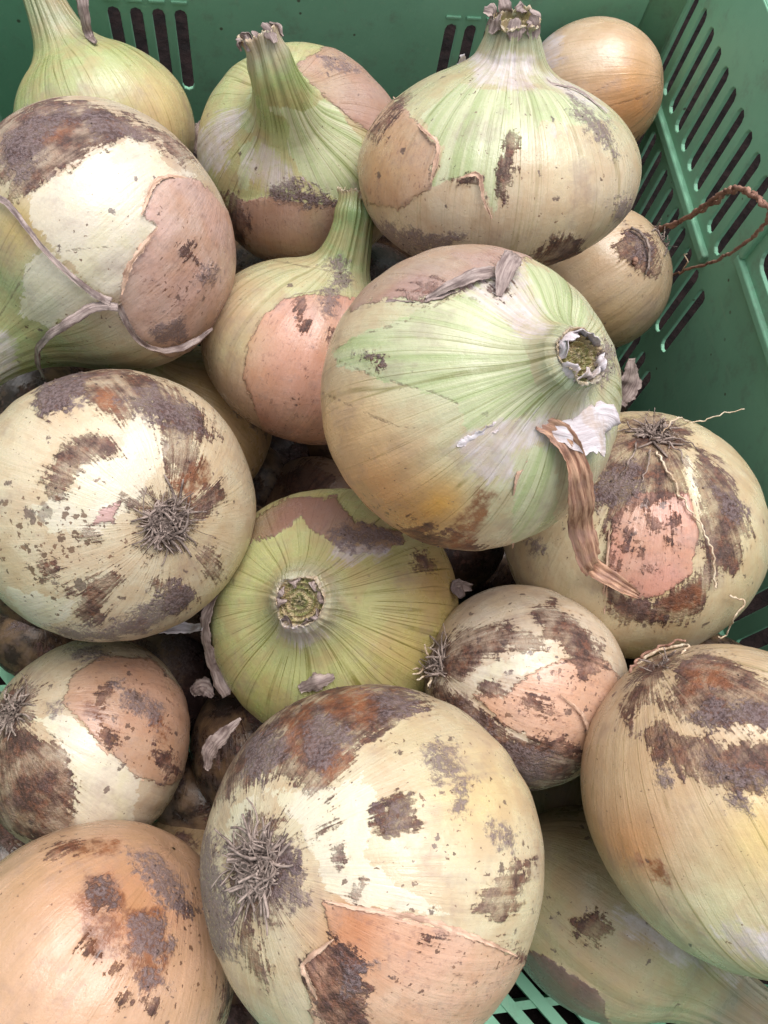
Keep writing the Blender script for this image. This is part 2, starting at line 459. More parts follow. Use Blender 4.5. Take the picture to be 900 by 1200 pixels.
# corner posts: rounded inside corners
def corner(cx, cy, sx, sy):
    r = .014; V = []; n = 8
    for z in (ZF + BZ, ZR + BZ):
        for k in range(n + 1):
            a = math.pi / 2 * k / n
            V.append((cx - sx * r * (1 - math.sin(a)), cy - sy * r * (1 - math.cos(a)), z))
        V.append((cx - sx * .0003 + sx * .0006, cy + sy * .0006, z))
    m = n + 2
    Fc = [(k, k + 1, k + 1 + m, k + m) for k in range(n)] + [tuple(range(m)), tuple(range(2 * m - 1, m - 1, -1)), (n, n + 1, 2 * n + 3, 2 * n + 2), (n + 1, 0, m, 2 * m - 1)]
    o = link_mesh('corner_post', V, Fc, MGREEN, crate, smooth=False)
    for i in range(n): o.data.polygons[i].use_smooth = True
corner(XR, YB, 1, 1); corner(XL, YB, -1, 1); corner(XR, YF, 1, -1); corner(XL, YF, -1, -1)
# ribs on the right wall (horizontal ledge between the slot rows, panel edges, handle surround)
box('rib', (XR - .0035, 1.125 * U, -1.325 * U + BZ), (XR + .0008, YB - .012, -1.300 * U + BZ))
box('rib', (XR - .0030, .40 * U, -1.222 * U + BZ), (XR + .0008, 1.045 * U, -1.200 * U + BZ))
box('rib', (XR - .0030, 1.028 * U, -1.2 * U + BZ), (XR + .0008, 1.045 * U, -1.03 * U + BZ))
box('rib', (XR - .0025, YF + .01, -1.640 * U + BZ), (XR + .0008, .50 * U, -1.625 * U + BZ))
# lips above and below the slots of the far wall
for g0 in (-.282, .485):
    for k in range(4):
        xx = (g0 + .0483 * k) * U
        box('slot_lip', (xx - .0042, YB - .0012, -1.222 * U + BZ), (xx + .0042, YB + .0005, -1.216 * U + BZ), bevel=.0003)
# top rim
box('rim', (XR + .0005, YF - .012, ZR + BZ - .004), (XR + .016, YB + .012, ZR + BZ + .001))
box('rim', (XL - .016, YF - .012, ZR + BZ - .004), (XL - .0005, YB + .012, ZR + BZ + .001))
box('rim', (XL - .015, YB + .0005, ZR + BZ - .0035), (XR + .015, YB + .015, ZR + BZ + .0015))
box('rim', (XL - .015, YF - .015, ZR + BZ - .0035), (XR + .015, YF - .0005, ZR + BZ + .0015))
# floor: a diagonal lattice of bars over cross ribs
x0, x1, y0, y1 = XL, XR, YF, YB
lat = []
ang = math.radians(-52); d = np.array([math.cos(ang), math.sin(ang)]); nn = np.array([-d[1], d[0]])
bars = []
cxy = np.array([(x0 + x1) / 2, (y0 + y1) / 2])
def clip_line(p, d):
    t0, t1 = -9, 9
    for ax, lo, hi in ((0, x0, x1), (1, y0, y1)):
        if abs(d[ax]) < 1e-9:
            if p[ax] < lo + .002 or p[ax] > hi - .002: return 0, 0
            continue
        a, b = (lo - p[ax]) / d[ax], (hi - p[ax]) / d[ax]
        if a > b: a, b = b, a
        t0, t1 = max(t0, a), min(t1, b)
    return t0, t1
def bar_row(d, nn, pitch, w, zt, zb, name, kind):
    V = []; Fc = []
    for k in range(-60, 61):
        p = cxy + nn * k * pitch
        t0, t1 = clip_line(p, d)
        if t1 - t0 < .006: continue
        t0 += .001; t1 -= .001
        b = len(V)
        for z, ww in ((zb, w * .5), (zt, w * .5)):
            for t, s in ((t0, -1), (t1, -1), (t1, 1), (t0, 1)):
                q = p + d * t + nn * s * ww; V.append((q[0], q[1], z + BZ))
        Fc += [(b + 3, b + 2, b + 1, b), (b + 4, b + 5, b + 6, b + 7)] + [(b + i, b + (i + 1) % 4, b + 4 + (i + 1) % 4, b + 4 + i) for i in range(4)]
    o = link_mesh(name, V, Fc, MGREEN, crate, smooth=False); o['kind'] = 'stuff'
bar_row(d, nn, .0125, .0058, ZF - .0005, ZF - .006, 'floor_lattice', 'stuff')
bar_row(np.array([1., 0.]), np.array([0., 1.]), .026, .004, ZF - .003, ZF - .012, 'floor_cross_ribs', 'stuff')

# ------------------------------------------------------------------ onions
ON = {}
WHITE = lin(222, 214, 197); CREAM = lin(211, 200, 175); TAN = lin(204, 187, 148); PEACH = lin(205, 165, 145); PINK = lin(199, 154, 147)
GREEN = lin(167, 179, 118); PALEG = lin(196, 199, 157); BROWN = lin(143, 109, 93); GREY = lin(163, 152, 139); KHAKI = lin(155, 143, 120)

class Onion:
    def __init__(s, key, c, ab, D, axis, label, neck=(.016, .30), nd=None, body=TAN, shoulder=PALEG, skin=PEACH, green=.35,
                 vein=(.9, .25), patches=(), blobs=(), speck=.35, speckz=(), roots=0, fringe=0., flare=1., necktop=GREEN, res=1., group=None,
                 lobe=.034, cracks=(), cut='hollow', tip=None, rootrad=.0055):
        s.key = key; D = float(D); s.D = D
        s.C = CAM + ray(*c) * D
        s.a = ab[0] * D / F * .985; s.b = ab[1] * D / F * .985
        s.px2mm = D / F * 1000
        kind, v = axis
        if kind == 'vec': ax = cam_vec(*v)
        else:
            R = s.b; o = CAM - s.C; dr = ray(*v); dr = dr / np.linalg.norm(dr)
            bq = o @ dr; disc = bq * bq - (o @ o - R * R)
            t = -bq - math.sqrt(max(disc, 0)); p = o + dr * t; ax = p / np.linalg.norm(p)
            if kind == 'root': ax = -ax
        s.ax = ax
        ref = np.array([.31, .2, .93]); e1 = np.cross(ref, ax); e1 /= np.linalg.norm(e1); e2 = np.cross(ax, e1)
        s.e1, s.e2 = e1, e2
        r = np.random.default_rng(abs(hash_key(key)))
        a, b = s.a, s.b
        rn = a * neck[1] * .55; L = neck[0]
        # profile (radius, height): ellipse up to the shoulder, then an exponential flare into a tapering neck
        pk = math.radians(min(66, max(46, 66 - 14 * flare)))
        phi = np.concatenate([np.radians(np.linspace(-89.2, math.degrees(pk) - 3, int(112 * res))), np.linspace(pk - math.radians(2.2), pk, 3)])
        rows = [(a * math.cos(p), b * math.sin(p)) for p in phi]
        hk = b * math.sin(pk); rk = a * math.cos(pk)
        rn0 = rn * 1.06
        wf = (rk - rn0) / (a / b * math.tan(pk))
        h0 = hk + 2.1 * wf
        top_ = h0 + L; nfl = int(30 * res); nn_ = max(8, int(26 * res))
        for h in list(np.linspace(hk, h0, nfl + 1)[1:]) + list(np.linspace(h0, top_, nn_ + 1)[1:]):
            f = max(0, (h - h0) / L)
            tap = 1.06 - .20 * f - .07 * math.exp(-((f - .8) / .12) ** 2) + .10 * f ** 8
            rows.append((rn * tap + (rk - rn0) * math.exp(-(h - hk) / wf), h))
        nbulb = len(phi) + nfl - int(4 * res)
        top = h0 + L; nrim = len(rows)
        if cut == 'hollow':
            k_ = 1. if key != '8' else .6
            cp = [(.90, -.0003), (.84, -.0025), (.74, -.004), (.66, -.0022), (.60, -.0042), (.48, -.0065), (.40, -.0045), (.33, -.0052), (.22, -.008), (.10, -.0082), (.015, -.0085)]
        else:
            cp = [(.92, .0002), (.86, -.0012), (.78, -.0016), (.73, -.0002), (.66, -.0018), (.57, -.0018), (.52, -.0005), (.44, -.002), (.33, -.002), (.27, -.0006), (.14, -.0012), (.015, -.001)]
        rt = rows[-1][0]; cp2 = spline(np.array([(rt, 0.)] + [(rt * x, y) for x, y in cp]), 30)
        rows += [(q[0], top + q[1]) for q in cp2[1:]]
        rows = np.array(rows); rows[:, 0] = np.maximum(rows[:, 0], .00015)
        rho, hh = rows[:, 0], rows[:, 1]
        # dimple at the root
        dm = np.exp(-(rho / (a * .16)) ** 2) * (hh < 0); hh = hh + dm * b * .035
        nu = int(240 * res); u = np.linspace(0, 2 * math.pi, nu, endpoint=False)
        nd_w = ax if nd is None else cam_vec(*nd)
        # centre line
        hb = h0 - .25 * b; Ltot = top - hb
        tt = np.clip((hh - hb) / max(Ltot, 1e-6), 0, 1.02)
        cl = np.zeros((len(hh), 3)); tn = np.zeros((len(hh), 3))
        for i, (h, t) in enumerate(zip(hh, tt)):
            if h <= hb: cl[i] = ax * h; tn[i] = ax
            else:
                x = h - hb; w = sstep(0, 1, t)
                # integral of the blended direction
                ts = np.linspace(0, t, 12); dirs = ax[None] * (1 - ts[:, None]) + nd_w[None] * ts[:, None]; dirs /= np.linalg.norm(dirs, axis=1)[:, None]
                cl[i] = ax * hb + dirs.mean(0) * x; tn[i] = dirs[-1]
        E1 = e1[None] - tn * (tn @ e1)[:, None]; E1 /= np.linalg.norm(E1, axis=1)[:, None]; E2 = np.cross(tn, E1)
        cu, su = np.cos(u), np.sin(u)
        P = cl[:, None, :] + rho[:, None, None] * (cu[None, :, None] * E1[:, None, :] + su[None, :, None] * E2[:, None, :])
        nr = len(rows); P = P.reshape(-1, 3)
        # displacement
        dirn = P / (np.linalg.norm(P, axis=1)[:, None] + 1e-9)
        rad = np.repeat(rho, nu); H = np.repeat(hh, nu); UU = np.tile(u, nr); row = np.repeat(np.arange(nr), nu)
        outv = P - np.repeat(cl, nu, 0); on = outv / (np.linalg.norm(outv, axis=1)[:, None] + 1e-9)
        bodyw = sstep(h0, hk, H)
        W1, W2 = Wobble(1.7, 5, r), Wobble(4.2, 6, r)
        P += dirn * (bodyw * a * (lobe * .8 * W1(dirn) + .0045 * W2(dirn)))[:, None]
        # meridional ribs: gentle on the body, strong on the neck
        rib = np.zeros(nu)
        for _ in range(10):
            k = r.integers(9, 34); rib += np.sin(k * u + r.uniform(0, 6.28)) / 3.2
        big = np.zeros(nu)
        for k in range(2, 8): big += np.sin(k * u + r.uniform(0, 6.28)) * r.uniform(.3, 1) / 2
        ribr = np.tile(rib, nr); bigr = np.tile(big, nr)
        kk = sstep(-b, b * .9, H)
        P += on * ((.0016 * a + .0022 * a * kk) * bodyw * ribr * sstep(0, a * .5, rad) + .006 * a * bodyw * bigr * sstep(0, a * .6, rad))[:, None]
        nkw = sstep(hk + .12 * b, h0, H); inner = (row >= nrim).astype(float)
        P += on * (nkw * rn * (.030 * ribr * (1 - .6 * inner) + .05 * bigr) * (1 - .4 * inner))[:, None]
        # crumpled tip
        W3 = Wobble(1. / (rn * .55), 6, r); tipw = sstep(h0 + L * .25, top, H) * (1 - .5 * inner)
        P += on * (tipw * rn * .13 * W3(P))[:, None] + np.repeat(tn, nu, 0) * (inner * W3(P * 1.7) * .0006)[:, None]
        # ragged cut
        rag = np.zeros(nu)
        for k in range(2, 30): rag += np.sin(k * u + r.uniform(0, 6.28)) * r.uniform(0, 1) / (k ** .55)
        for k in range(2, 6): rag += np.sin(k * u + r.uniform(0, 6.28)) * r.uniform(.5, 1.2)
        near = np.exp(-((row - nrim) / (3.5 * res + 1)) ** 2)
        P += on * (near * nkw * rn * .10 * np.tile(np.roll(rag, 17), nr) * .35)[:, None]
        P += np.repeat(tn, nu, 0) * (near * np.tile(rag, nr) * (.00055 if cut == 'hollow' else .0003))[:, None]
        ly = (inner * np.sin(rad / rn * 26 + 3.5 * np.tile(big, nr) + 1.5 * ribr) * .0006)
        P += np.repeat(tn, nu, 0) * ly[:, None]
        Wd = P + s.C
        pxl = project(Wd)
        mm = s.px2mm
        # masks
        def blank(): return np.full(len(P), -30.)
        ch = {k: blank() for k in ('skin', 'crust', 'soil', 'rust', 'bare', 'paper', 'leaf')}
        for kind, poly in patches:
            q = poly_sdf(pxl, poly) * mm
            ch[kind] = np.maximum(ch[kind], q)
        for k in ('skin', 'crust', 'bare', 'leaf', 'rust'):
            ch[k] = ch[k] - nkw * 12
        if fringe > 0:
            rp = -ax * b; dd = np.linalg.norm(P - rp, axis=1) * 1000
            ch['crust'] = np.maximum(ch['crust'], (fringe - dd) * .55)
        # generic dirt on all sides
        G1, G2, G3 = Wobble(2.6, 7, r), Wobble(3.2, 7, r), Wobble(2.0, 6, r)
        front = sstep(.15, -.25, dirn @ (s.C - CAM) / np.linalg.norm(s.C - CAM)) if patches else 0.
        ch['crust'] = np.maximum(ch['crust'], (G1(dirn) - 1.15 - 4 * front) * 5 - nkw * 12)
        ch['soil'] = np.maximum(ch['soil'], (G2(dirn) - 1.5 - 1.2 * front) * 5 - nkw * 3)
        if not patches: ch['skin'] = np.maximum(ch['skin'], (G3(dirn) - .5) * 7 - nkw * 12)
        # base colour
        lat = H / b
        t = sstep(1 - 1.3 * green - .35, 1.0 - .35 * green, lat + .06 * G2(dirn))
        base = body[None] * (1 - t[:, None]) + shoulder[None] * t[:, None]
        t2 = sstep(.95, 1.25, lat); base = base * (1 - t2[:, None]) + necktop[None] * t2[:, None]
        if tip is not None:
            t3 = sstep(h0 + L * .35, top, H) * .85; base = base * (1 - t3[:, None]) + tip[None] * t3[:, None]
        ic = lin(206, 192, 152) if cut != 'hollow' else lin(188, 182, 150)
        gr = lin(138, 144, 88)
        w = inner[:, None]; q = (.5 + .5 * np.sin(rad / rn * 20 + 2 * bigr))[:, None]
        base = base * (1 - w) + w * (ic * q + gr * (1 - q) * (1 if cut == 'hollow' else .9) + 0 * q)
        rimw = np.exp(-((row - nrim) / 2.2) ** 2)[:, None] * .8; base = base * (1 - rimw) + lin(196, 182, 162)[None] * rimw
        skc = np.repeat(np.asarray(skin)[None], len(P), 0)
        for (bx, by, br, bc, bs) in blobs:
            bc = np.clip(bc.mean() + (bc - bc.mean()) * 1.35, .01, 1)
            wq = np.exp(-((pxl[:, 0] - bx) ** 2 + (pxl[:, 1] - by) ** 2) / br ** 2) * bs * (1 - inner)
            base = base * (1 - wq[:, None]) + bc[None] * wq[:, None]
            skc = skc * (1 - .7 * wq[:, None]) + bc[None] * .7 * wq[:, None]
        vn = vein[1] + (vein[0] - vein[1]) * sstep(.0, .75, lat)
        vn = vn * (1 - inner)
        spk = np.full(len(P), float(speck))
        for (bx, by, br, bs) in speckz: spk += np.exp(-((pxl[:, 0] - bx) ** 2 + (pxl[:, 1] - by) ** 2) / br ** 2) * bs
        spk *= (1 - nkw)
        # raise skin and crust slightly
        lift = .00045 * sstep(-.5, .5, ch['skin']) + .0003 * sstep(-1., 1., ch['crust']) + .0003 * sstep(-1, 2, ch['soil'])
        P += dirn * (lift * bodyw)[:, None]
        # arc length for streak coordinates
        seg = np.concatenate([[0], np.cumsum(np.hypot(np.diff(rho), np.diff(hh)))]) * 1000
        sd_ = r.uniform(-300, 300, 3)
        arc = np.repeat(seg, nu)
        ae = a * 1000
        sco = np.stack([np.cos(UU) * ae, np.sin(UU) * ae, arc * .07], 1) + sd_ + .5 * np.stack([W1(dirn), W2(dirn), 0 * arc], 1)
        nco = P * 1000 + sd_
        crk = np.full(len(P), 30.)
        for L_ in cracks:
            for (ax_, ay_), (bx_, by_) in zip(L_[:-1], L_[1:]):
                A_ = np.array([ax_, ay_], float); e_ = np.array([bx_ - ax_, by_ - ay_], float); w_ = pxl - A_
                t_ = np.clip(w_ @ e_ / (e_ @ e_), 0, 1)
                crk = np.minimum(crk, np.sqrt(((w_ - t_[:, None] * e_) ** 2).sum(1)) * mm)
        crk = crk - .15
        at = dict(m_d=np.stack([crk, np.cos(UU) * rad * 1000, np.sin(UU) * rad * 1000], 1), ncoord=nco, scoord=sco, m_a=np.stack([ch['skin'], ch['crust'], ch['soil']], 1), m_b=np.stack([ch['rust'], ch['bare'], ch['paper']], 1),
                  m_c=np.stack([ch['leaf'], spk, vn], 1), base_col=base, skin_col=skc)
        # normals from the grid
        G = P.reshape(nr, nu, 3)
        du = np.roll(G, -1, 1) - np.roll(G, 1, 1); dv = np.gradient(G, axis=0)
        N = np.cross(du, dv).reshape(-1, 3); N /= np.linalg.norm(N, axis=1)[:, None] + 1e-15
        N[:nu] = -ax; N[-nu:] = np.repeat(tn[-1:], nu, 0)
        i = np.arange(nr - 1)[:, None] * nu; j = np.arange(nu)[None]; j2 = (j + 1) % nu
        Q = np.stack([i + j, i + j2, i + nu + j2, i + nu + j], -1)
        root = bpy.data.objects.new('onion', None); COL.objects.link(root); root.location = Vector(s.C)
        tag(root, label, 'onion', group or 'onions heaped in the crate')
        s.root = root
        def sub(r0, r1, name):
            v0, v1 = r0 * nu, (r1 + 1) * nu
            qq = Q[r0:r1].reshape(-1, 4) - v0
            return grid_mesh(name, P[v0:v1], N[v0:v1], {k: v[v0:v1] for k, v in at.items()}, qq, MO, root)
        s.bulb = sub(0, nbulb, 'bulb')
        s.neck = sub(nbulb, nr - 1, 'neck')
        s.neck_tip = s.C + cl[nrim]; s.neck_dir = tn[nrim]; s.rn = rn
        s.crumbs(P, N, ch, nkw, pxl, r)
        if roots: s.make_roots(roots, r, rootrad)
        ON[key] = s

    def crumbs(s, P, N, ch, nkw, pxl, r):          # grains of dried soil stuck to the dirty areas
        ok = ((ch['soil'] > .3) & (nkw < .1)) | ((ch['crust'] > 2.5) & (r.uniform(size=len(P)) < .25))
        ok &= (N @ (s.C - CAM) < 0)
        idx = np.nonzero(ok)[0]
        if len(idx) < 20: return
        idx = r.choice(idx, min(len(idx), 110, 12 + len(idx) // 30), replace=False)
        O = np.array([(1, 0, 0), (-1, 0, 0), (0, 1, 0), (0, -1, 0), (0, 0, 1), (0, 0, -1)], float)
        T = [(0, 2, 4), (2, 1, 4), (1, 3, 4), (3, 0, 4), (2, 0, 5), (1, 2, 5), (3, 1, 5), (0, 3, 5)]
        V = []; Fc = []
        for k, i in enumerate(idx):
            R = r.uniform(.00014, .0004) * (1.6 if r.uniform() < .08 else 1)
            V += list(P[i] + N[i] * R * .3 + O * R * r.uniform(.6, 1.3, (6, 1)) + r.normal(size=(6, 3)) * R * .2)
            Fc += [tuple(6 * k + q for q in t) for t in T]
        o = link_mesh('soil_crumbs', V, Fc, MCRUMB); o.parent = s.root; o['kind'] = 'stuff'

    def surf(s, x, y, lift=0.):            # point on the onion under a photo pixel
        o = CAM - s.C; dr = ray(x, y); dr = dr / np.linalg.norm(dr)
        B = np.array([s.e1 / s.a, s.e2 / s.a, s.ax / s.b])
        oo, dd = B @ o, B @ dr
        A_, B_, C_ = dd @ dd, 2 * oo @ dd, oo @ oo - 1
        disc = B_ * B_ - 4 * A_ * C_
        t = (-B_ - math.sqrt(max(disc, 0))) / (2 * A_)
        p = o + dr * t; nrm = B.T @ (B @ p); nrm /= np.linalg.norm(nrm)
        return s.C + p + nrm * lift

    def make_roots(s, n, r, rr):
        V = []; Fc = []
        for k in range(int(n * .8)):
            q = math.sqrt(r.uniform(0, 1)) * rr; w = r.uniform(0, 6.283)
            rad = math.cos(w) * s.e1 + math.sin(w) * s.e2
            hloc = s.b * math.sqrt(max(0, 1 - (q / s.a) ** 2)) * .975 - .0006
            p = -s.ax * hloc + rad * q
            ln = r.uniform(.003, .008) * (1.6 if r.uniform() < .2 else 1) * (1.2 if q > rr * .6 else .75)
            dr_ = rad * r.uniform(.2, 1.1) * (q / rr + .15) - s.ax * r.uniform(.1, .6) * (1.25 - q / rr) + r.normal(size=3) * .38
            dr_ /= np.linalg.norm(dr_); P = [p]
            m = 7
            curl = r.normal(size=3) * .45
            for i in range(m):
                dr_ = dr_ + curl * .8 + r.normal(size=3) * .16; dr_ /= np.linalg.norm(dr_)
                p = p + dr_ * ln / m
                # stay outside the bulb
                lp = np.array([p @ s.e1 / s.a, p @ s.e2 / s.a, p @ s.ax / s.b]); L_ = np.linalg.norm(lp)
                if L_ < 1.006 and i > 0: p = p * (1.008 / L_)
                P.append(p)
            w0 = r.choice([.0002, .0003, .00042, .0006, .0007]) * r.uniform(.8, 1.1)
            v, f = tube_geo(P, np.linspace(w0, w0 * .55, m + 1), 4)
            b0 = len(V); V += v; Fc += [tuple(i + b0 for i in t) for t in f]
        o = link_mesh('root_tuft', V, Fc, MROOT); o.parent = s.root; o['kind'] = 'stuff'
        # dark plate the roots grow from
        V = []; Fc = []; nr, nu = 6, 28
        for i in range(nr + 1):
            q = rr * 1.08 * i / nr
            for k in range(nu):
                w = 2 * math.pi * k / nu; qq = q * (1 + .12 * math.sin(3 * w + 1) + .08 * math.sin(7 * w))
                hl = s.b * math.sqrt(max(0, 1 - (qq / s.a) ** 2)) * (1 - .035 * math.exp(-(qq / (s.a * .16)) ** 2)) + .0011 * (1 - (i / nr) ** 2) - .0002 * (i == nr) * 4 + .0003 * math.sin(k * 5 + i * 3)
                V.append(-s.ax * hl + (math.cos(w) * s.e1 + math.sin(w) * s.e2) * qq)
        for i in range(nr):
            for k in range(nu):
                k2 = (k + 1) % nu; Fc.append((i * nu + k, (i + 1) * nu + k, (i + 1) * nu + k2, i * nu + k2))
        o = link_mesh('root_plate', V, Fc, MPLATE); o.parent = s.root

def hash_key(k): return sum((i + 3) * ord(c) * 7919 for i, c in enumerate(str(k)))

def ribbon(name, P, widths, up, mat, parent, thick=.0003, curl=.25, n=40, m=7, ragged=.12, seed=1, wrinkle=.0003):
    r = np.random.default_rng(seed)
    P = spline(np.asarray(P, float), n); W = np.interp(np.linspace(0, 1, n), np.linspace(0, 1, len(widths)), widths)
    T = np.gradient(P, axis=0); T /= np.linalg.norm(T, axis=1)[:, None]
    ups = np.asarray(up, float); ups = np.repeat(ups[None], n, 0) if ups.ndim == 1 else spline(ups, n)
    V = []; At = []; ph = r.uniform(0, 6.28, 6)
    arc = np.concatenate([[0], np.cumsum(np.linalg.norm(np.diff(P, axis=0), axis=1))]) * 1000
    side_all = []
    for i in range(n):
        sd_ = np.cross(T[i], ups[i]); sd_ /= np.linalg.norm(sd_) + 1e-9; nm = np.cross(sd_, T[i]); side_all.append((sd_, nm))
    for layer in (0, 1):
        for i in range(n):
            sd_, nm = side_all[i]
            for j in range(m):
                x = j / (m - 1) * 2 - 1
                ed = 1 + ragged * (math.sin(i * .9 + ph[0] + (2 if x > 0 else 0)) * .5 + math.sin(i * 2.3 + ph[1] * (1 if x > 0 else 2)) * .5)
                w = W[i] / 2 * x * ed
                z = curl * W[i] * (x * x - .3) * math.sin(i * .11 + ph[2] + .8) + wrinkle * math.sin(x * 9 + i * .25 + ph[3]) + wrinkle * math.sin(i * .8 + ph[4])
                V.append(P[i] + sd_ * w + nm * (z - layer * thick)); At.append((arc[i], w * 1000, seed * 13.))
    Fc = []; o_ = n * m
    for i in range(n - 1):
        for j in range(m - 1):
            a = i * m + j; Fc.append((a, a + 1, a + m + 1, a + m)); Fc.append((a + o_, a + m + o_, a + m + 1 + o_, a + 1 + o_))
        for j in (0, m - 1): a = i * m + j; Fc.append((a, a + m, a + m + o_, a + o_))
    for i in (0, n - 1):
        for j in range(m - 1): a = i * m + j; Fc.append((a, a + 1, a + 1 + o_, a + o_))
    V = np.array(V)
    if parent is not None:
        o = link_mesh(name, V - np.array(parent.location), Fc, mat); o.parent = parent
    else:
        c = V.mean(0); o = link_mesh(name, V - c, Fc, mat); o.location = Vector(c)
    a = o.data.attributes.new('flake', 'FLOAT_VECTOR', 'POINT'); a.data.foreach_set('vector', np.array(At, np.float32).ravel())
    return o

def strand(name, P, r0, r1, mat, parent, n=60, wob=.0004, seed=3):
    r = np.random.default_rng(seed); P = spline(P, n)
    W = [Wobble(900, 4, r) for _ in range(3)]
    P = P + np.stack([w(P) for w in W], 1) * wob
    V, Fc = tube_geo(P - np.array(parent.location), np.linspace(r0, r1, n) * (1 + .18 * np.sin(np.arange(n) * 1.7)), 6)
    o = link_mesh(name, V, Fc, mat); o.parent = parent; return o

# ---- the visible onions -----------------------------------------------------------------
Onion('1', (122, 152), (104, 96), .3978, ('vec', (-.34, .82, .42)), 'pale green onion in the top left corner with a long green neck standing up',
      neck=(.040, .34), nd=(-.22, .95, .25), body=lin(191, 190, 147), shoulder=lin(179, 190, 133), green=.8, vein=(1.1, .8), flare=.5,
      blobs=[(185, 120, 40, TAN, .8), (205, 150, 30, TAN, .6), (75, 10, 40, lin(158, 158, 137), .6)], speck=.12,
      patches=[('soil', px([(20, 150), (30, 130), (40, 150), (30, 170)]))], necktop=lin(174, 185, 141))
Onion('2', (124, 284), (158, 146), .3240, ('vec', (-.72, -.66, .05)), 'big upper left onion, peach skin torn back from white flesh, brown crusted top',
      neck=(.012, .34), nd=(-.6, -.5, -.5), body=lin(201, 188, 165), shoulder=lin(174, 185, 141), skin=lin(205, 173, 159), green=.42, vein=(.8, .1), speck=.3,
      cracks=[z1([(60, 640), (100, 600), (180, 585), (270, 578)]), z1([(0, 740), (60, 640), (100, 600)]), z1([(285, 660), (330, 580), (365, 530), (332, 505)])], patches=[('crust', z1([(-40, 330), (0, 280), (60, 250), (120, 232), (200, 240), (300, 275), (380, 308), (435, 345), (450, 375), (400, 372), (370, 330), (310, 310), (250, 345), (215, 340), (180, 385), (130, 395), (95, 430), (60, 455), (30, 470), (10, 430), (-20, 400)])),
               ('soil', z1([(20, 320), (100, 270), (180, 255), (170, 290), (110, 330), (90, 390), (40, 440), (10, 380)])), ('soil', z1([(200, 260), (300, 290), (340, 320), (300, 310), (230, 330), (200, 300)])),
               ('rust', z1([(80, 335), (110, 305), (180, 288), (170, 310), (120, 340)])),
               ('bare', z1([(60, 460), (120, 420), (180, 390), (250, 350), (310, 315), (370, 350), (400, 400), (470, 410), (400, 415), (355, 430), (335, 505), (372, 525), (320, 610), (285, 680), (240, 690), (190, 640), (130, 590), (80, 530)])),
               ('bare', z1([(60, 620), (120, 590), (180, 650), (225, 695), (190, 735), (120, 770), (50, 740)])),
               ('skin', z1([(362, 428), (400, 412), (470, 425), (540, 500), (575, 620), (540, 740), (480, 810), (400, 840), (330, 800), (280, 740), (285, 670), (325, 590), (368, 530), (332, 505)])),
               ('crust', z1([(425, 572), (445, 575), (455, 610), (435, 610), (420, 590)])),
               ('soil', z1([(360, 770), (420, 740), (440, 790), (380, 810)])), ('soil', z1([(460, 640), (500, 620), (500, 660), (460, 670)])),
               ('paper', px([(-20, 370), (15, 400), (20, 440), (-20, 460)]))],
      blobs=[(20, 270, 40, lin(187, 165, 113), .7), (30, 380, 60, lin(176, 185, 143), .8)], speckz=[(120, 270, 40, .6), (215, 340, 40, .8), (60, 420, 60, .5)])
Onion('3', (352, 190), (124, 112), .3853, ('pole', (334, 130)), 'onion against the back wall with a bright green flared neck cut open at the tip',
      neck=(.023, .32), nd=(-.32, .80, .50), body=lin(184, 168, 136), shoulder=lin(188, 195, 141), skin=lin(183, 151, 134), green=.55, vein=(1.3, .5), flare=.45,
      patches=[('leaf', z1([(560, 300), (590, 200), (690, 190), (790, 250), (850, 330), (840, 440), (790, 470), (740, 440), (700, 400), (660, 330), (600, 310)])),
               ('leaf', z1([(560, 340), (600, 320), (580, 450), (560, 440)])),
               ('skin', z1([(560, 470), (640, 460), (740, 475), (830, 470), (800, 590), (640, 660), (530, 580)])),
               ('skin', z1([(690, 150), (760, 110), (860, 120), (960, 250), (900, 330), (850, 300), (790, 250), (720, 200)])),
               ('soil', z1([(620, 445), (690, 425), (760, 455), (800, 470), (760, 482), (660, 475)])), ('crust', z1([(640, 452), (700, 440), (795, 470), (760, 480), (680, 470)])),
               ('paper', z1([(570, 380), (620, 340), (680, 400), (680, 440), (620, 450), (590, 420)])), ('paper', z1([(440, 330), (520, 260), (570, 260), (520, 400), (470, 400)])),
               ('crust', z1([(520, 460), (550, 450), (590, 520), (570, 570), (535, 540)])), ('soil', z1([(740, 130), (800, 140), (840, 170), (760, 160)]))],
      blobs=[(430, 110, 50, lin(171, 150, 139), .8), (260, 180, 40, lin(172, 167, 133), .6)], speck=.3, tip=lin(193, 192, 177), necktop=lin(155, 175, 112))
